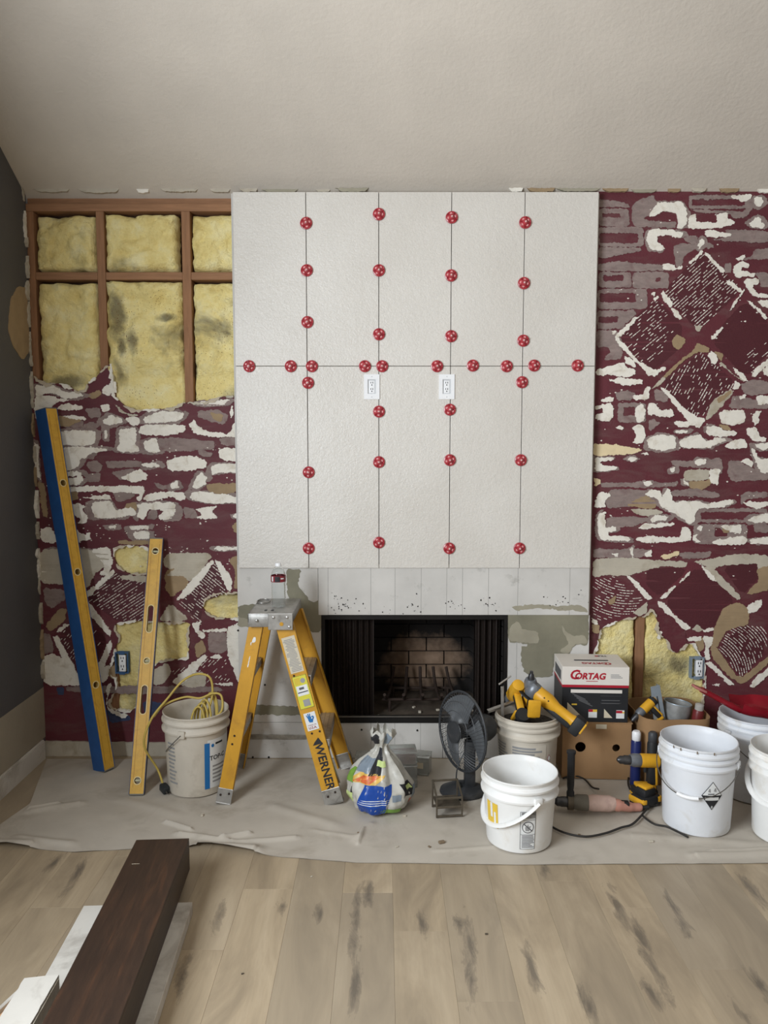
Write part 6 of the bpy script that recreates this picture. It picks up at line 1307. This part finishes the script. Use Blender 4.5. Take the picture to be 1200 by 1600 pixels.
# angle grinder hanging over the rim
gm = aim(T0 + Vector((.082, -.055, .070)), (.80, -.38, -.56), (.45, -.1, .9))
ag = thing('angle_grinder', 'yellow and black angle grinder leaning over the right rim of the tool bucket', 'power tool'); ag.matrix_world = gm
MB().lathe([(.024, -.075), (.036, -.06), (.037, .0), (.030, .03), (.024, .05), (.023, .12), (.027, .14)], 24, Z2X).build('body', MT['dw_y'], ag, smooth=40)
MB().rbox((.07, 0, -.022), (.15, .042, .028), .010, RY(3)).build('grip', MT['dw_k'], ag, smooth=40)
bt_ = MB().rbox((.165, 0, -.006), (.05, .064, .085), .009).build('battery', MT['dw_k'], ag, smooth=40); MB().rbox((.192, 0, .004), (.010, .056, .055), .003).build('battery_end', MT['dw_y'], bt_)
MB().lathe([(.03, -.03), (.036, -.02), (.036, .02), (.026, .034)], 20, TR(-.08, 0, 0)).build('gear_head', MT['dw_g'], ag, smooth=40)
MB().lathe([(.0575, -.035), (.0575, -.031)], 32, TR(-.08, 0, -.002)).build('guard', MT['dw_k'], ag, smooth=40)
for k, x in enumerate((.0, .022)): MB().lathe([(.004, .036), (.003, .038)], 8, TR(x - .02, 0, 0) @ RX(70)).build('screw', MT['dw_k'], ag)
def strip(label, a, c, w=.02):
    a, c = Vector(a), Vector(c); t = thing('metal_strip', label, 'metal strip', tuple(a), group='metal trim strips in the tool bucket'); m = frame_m((0, 0, 0), c - a, (1, 0, 0)); L = (c - a).length
    MB().rbox((0, 0, L / 2), (w, .002, L), .0006, m).build('flange', MT['alu'], t); MB().rbox((w / 2, .006, L / 2), (.002, .012, L), .0006, m).build('lip', MT['alu'], t)
strip('upright silver metal strip sticking out of the tool bucket', T0 + Vector((-.115, .0, -.06)), T0 + Vector((-.122, -.01, .125)), .014)
strip('silver metal strip lying flat across the left rim of the tool bucket', T0 + Vector((-.19, -.02, .015)), T0 + Vector((-.02, .06, .045)), .014)
strip('thin silver strip tilted up behind the upright strip', T0 + Vector((-.13, .04, .12)), T0 + Vector((-.07, .06, .155)), .006)
# on the floor and in the bin
cordless('hammer_drill', 'yellow drill standing on its battery left of the hazard bucket, chuck to the left', aim((1.205, 3.40, CL + .166), (-.985, -.12, .08), (.08, 0, 1)), 'chuck', True)
dq = bpy.data.objects['hammer_drill']
dq.location = (1.20, 3.365, CL + .1665)
bs_ = thing('battery_charger', 'yellow and black battery charger on the cloth beside the hazard bucket', 'charger', (1.160, 3.285, CL), (0, 0, .5), 'yellow cordless power tools')
MB().rbox((0, 0, .024), (.115, .085, .046), .01).build('shell', MT['dw_k'], bs_, smooth=40)
for s in (-1, 1): MB().rbox((s * .045, 0, .03), (.03, .088, .03), .008).build('yellow_side', MT['dw_y'], bs_, smooth=40)
MB().rbox((0, 0, .062), (.07, .06, .034), .008).build('battery', MT['dw_k'], bs_, smooth=40); MB().rbox((0, 0, .084), (.05, .05, .012), .004).build('battery_top', MT['dw_y'], bs_, smooth=40)
cordless('small_drill', 'small yellow and grey drill sticking up out of the left of the cardboard bin', aim(q0 + Vector((-.115, -.05, .345)), (-.62, -.25, -.45), (-.5, .1, .85)) @ Matrix.Diagonal((.72, .72, .72, 1)), 'chuck', False)
def can(label, x, y, h, r_, body, top):
    t = thing('spray_can', label, 'can', (x, y, CL), group='spray cans by the cardboard bin')
    MB().lathe([(r_ - .003, 0), (r_, .003), (r_, h * .80), (r_ * .8, h * .84)], 20).build('body', body, t, smooth=40)
    MB().lathe([(r_ * .82, h * .835), (r_ * .86, h * .84), (r_ * .86, h * .97), (r_ * .6, h)], 20).build('cap', top, t, smooth=40)
can('blue spray can with a white cap standing behind the yellow drill', 1.178, 3.478, .262, .024, mat('dark_blue_can', rgb(34, 44, 96), .35, var=.1), MT['white_plastic'])
can('dark grey spray can standing in front of the cardboard bin', 1.238, 3.432, .275, .024, MT['dw_k'], mat('charcoal_cap', rgb(64, 66, 70), .5))

# corded drill
MT['pink'] = mat('dusty_red_drill_body', rgb(196, 168, 156), .7, var=.12, vs=20, dirt=rgb(160, 132, 120))
dm = aim((.905, 3.205, CL + .045), (-1, .10, .0), (0, 0, 1)); cdr = thing('corded_drill', 'dusty pinkish corded drill with a black upright side handle lying on the cloth', 'power tool'); cdr.matrix_world = dm
MB().lathe([(.012, -.10), (.026, -.095), (.034, -.07), (.035, .0), (.030, .02)], 24, Z2X).build('motor_housing', MT['pink'], cdr, smooth=40)
MB().lathe([(.031, .02), (.034, .025), (.034, .065), (.027, .085)], 24, Z2X).build('gearbox', mat('dusty_grey_gearbox', rgb(120, 116, 106), .6, .3, var=.15), cdr, smooth=40)
MB().lathe([(.024, .085), (.026, .10), (.026, .108)], 20, Z2X).build('collar', MT['dull'], cdr, smooth=40)
MB().lathe([(.022, .108), (.022, .135), (.02, .14), (.02, .152), (.008, .166)], 20, Z2X).build('chuck', MT['chuck'], cdr, smooth=40)
MB().tube([(.16, 0, 0), (.22, 0, 0)], .005, 8).build('drill_bit', MT['chuck'], cdr, smooth=60)
MB().tube(spath([(-.08, 0, .0), (-.12, .0, -.008), (-.17, -.02, -.02), (-.21, -.035, -.026)], 5), [.026] * 5 + [.021] * 5 + [.018] * 5 + [.016], 14).build('grip', mat('faded_red_grip', rgb(190, 136, 120), .6, var=.12), cdr, smooth=60)
MB().rbox((-.13, -.008, .0), (.05, .034, .02), .006).build('trigger', MT['dw_k'], cdr, smooth=40)
MB().tube([(-.20, -.034, -.026), (-.245, -.045, -.03)], .010, 10).build('strain_relief', MT['dw_k'], cdr, smooth=60)
sh_ = MB().lathe([(.016, .0), (.017, .02), (.013, .03), (.0155, .05), (.0165, .19), (.02, .195), (.02, .205), (.012, .208)], 16, TR(.096, 0, .024)).build('side_handle', MT['dw_k'], cdr, smooth=40)
MB().lathe([(.034, -.012), (.034, .012)], 24, TR(.096, 0, 0) @ Z2X).build('handle_clamp', MT['dull'], cdr, smooth=40)
MT['black_cord'] = mat('black_rubber_cord', rgb(42, 40, 38), .6, var=.1)
ce = dm @ Vector((-.245, -.045, -.03))
def gp(px, py, z=.010): q = fl(px, py); return (q.x, q.y, CL + z)
P = [tuple(ce), gp(990, 1292), gp(970, 1299), gp(945, 1308), gp(915, 1313), gp(885, 1308), gp(862, 1297), gp(855, 1285), gp(862, 1262)]
tag(MB().tube(spath(P, 8), .0046, 8).build('power_cord', MT['black_cord'], smooth=60), 'black power cord curving from the pinkish drill toward the short white bucket', 'cord')
P = [gp(1001, 1281), gp(1015, 1292), gp(1030, 1297), gp(1050, 1299), gp(1063, 1302)]
P = [gp(1003, 1279), gp(1012, 1287), gp(1024, 1294), gp(1040, 1297), gp(1054, 1303), gp(1075, 1314)]
tag(MB().tube(spath(P, 8), .0046, 8).build('power_cord', MT['black_cord'], smooth=60), 'short black cord running from the drill end under the hazard bucket', 'cord')
P = [gp(1028, 1263), gp(1010, 1262), gp(995, 1252), gp(983, 1236), gp(982, 1220), gp(990, 1207), gp(1005, 1203), gp(1018, 1207)]
tag(MB().tube(spath(P, 8), .0042, 8).build('charger_cord', MT['black_cord'], smooth=60), 'black cord looped on the cloth around the yellow charger', 'cord')
P = [gp(935, 1248, .04), gp(925, 1235), gp(912, 1222), gp(895, 1217), gp(880, 1221)]
tag(MB().tube(spath(P, 8), .0042, 8).build('charger_cord', MT['black_cord'], smooth=60), 'black cord in front of the plain cardboard box behind the side handle', 'cord')

# ------------------------------------------------------------------ mantel beam and boards in the foreground
def m_beam():
    t = NT('dark_walnut_stain'); c = t.coord()
    k = t.ramp(t.noise(c, 3, 6, .6, (9, 1, 9), .6), [(.25, rgb(46, 34, 27)), (.55, rgb(62, 44, 33)), (.8, rgb(90, 58, 38))])
    k = t.mix(t.ramp(t.noise(c, 14, 5, .6, (6, .7, 6)), [(.3, (.5, .5, .5)), (.6, (0, 0, 0))]), k, rgb(40, 28, 22))
    t.bump(t.noise(c, 20, 5, .6, (6, .6, 6)), .15, .004); return t.out(k, .5)
MT['beam'] = m_beam()
zt_, zb_ = .162, .042
a = fl(213, 1312, zt_); c = fl(297, 1309, zt_); d_ = fl(65, 1600, zt_) - a; d_.z = 0; d_.normalize()
bm = thing('mantel_beam', 'dark stained wooden mantel beam lying on white boards in the foreground', 'beam', (a.x, a.y, zb_), (0, 0, math.atan2(d_.y, d_.x) + math.pi / 2))
wB = (c - a).length * .985; LB_ = 1.7                     # local -y runs toward the camera
MB().rbox((wB / 2, -LB_ / 2, .116), (wB, LB_, .008), .0015).build('top_board', MT['beam'], bm)
for x in (.004, wB - .004): MB().rbox((x, -LB_ / 2, .056), (.008, LB_, .112), .0015).build('side_board', MT['beam'], bm)
MB().rbox((wB / 2, -.006, .056), (wB - .018, .010, .112), .0015).build('end_board', MT['beam'], bm)
MB().rbox((.03, -.165, .1202), (.026, .0012, .0006), .0002, TR(.01, 0, 0) @ RZ(0)).build('scratch', MT['lab_tan'], bm)
MT['board_w'] = mat('white_painted_board', rgb(216, 212, 204), .6, var=.05, vs=6, dirt=rgb(160, 152, 142))
MT['raw_wood'] = mat('raw_pine', rgb(206, 164, 122), .8, var=.1, vs=10, sc=(1, 6, 1))
e0, e1 = fl(131, 1415, .04), fl(300, 1412, .04); d2 = fl(70, 1512, .04) - e0
wb = thing('white_board', 'wide white painted board lying under the dark mantel beam', 'board', (e0.x, e0.y, 0), (0, 0, math.atan2(d_.y, d_.x) + math.pi / 2))
wW = (e1 - e0).length
MB().rbox((wW / 2, -.85, .030), (wW, 1.7, .020), .002).build('top', MT['board_w'], wb); MB().rbox((wW - .010, -.85, .012), (.02, 1.7, .024), .002).build('edge_strip', MT['board_w'], wb); MB().rbox((.02, -.85, .011), (.03, 1.7, .02), .002).build('batten', MT['raw_wood'], wb)
f0 = fl(38, 1527, .115); rzb = math.atan2(d_.y, d_.x) + math.pi / 2
wk = thing('white_timber', 'short white painted timber in the bottom left corner beside the beam', 'timber', (f0.x, f0.y, .0405), (0, 0, rzb - .02))
P_ = [(0, 0), (.09, .012), (.085, -.9), (-.005, -.9)]
MB().prism([ragged(P_, .002, .02, 4, 0)], .0, .072).build('body', MT['board_w'], wk); MB().prism([[(.0915, .005), (.094, .004), (.09, -.9), (.087, -.9)]], .004, .066).build('raw_side', MT['w_pale'], wk)
wk.location.x += .0
sp = thing('plywood_offcut', 'pale wood offcut with a white edge at the left edge of the picture', 'offcut', (-1.215, 1.55, 0), (0, 0, math.radians(74)))
MB().rbox((.28, -.055, .009), (.56, .085, .018), .002).build('panel', MT['raw_wood'], sp); MB().rbox((.30, -.006, .015), (.60, .012, .03), .002).build('white_edge', MT['board_w'], sp)
# loose crumbs on the cloth and floor
random.seed(15)
for px, py, s in ((632, 1277, .01), (316, 1276, .012), (620, 1325, .008), (760, 1460, .006), (379, 1522, .005), (1017, 1317, .012), (690, 1318, .016), (671, 1325, .008), (905, 1307, .01), (487, 1370, .005), (560, 1305, .006), (180, 1495, .004)):
    q = fl(px, py); zz = cloth_z(q.x, q.y) if q.y > cl_front(q.x) else 0
    tag(MB().rbox((0, 0, s * .3), (s * 1.6, s, s * .6), s * .2, TR(q.x, q.y, zz) @ RZ(random.uniform(0, 180))).build('debris_chip', random.choice([MT['w_pale'], MT['grime'], MT['dull']])), 'tiny chip of debris lying loose on the floor or drop cloth', 'debris', 'loose chips on the floor')
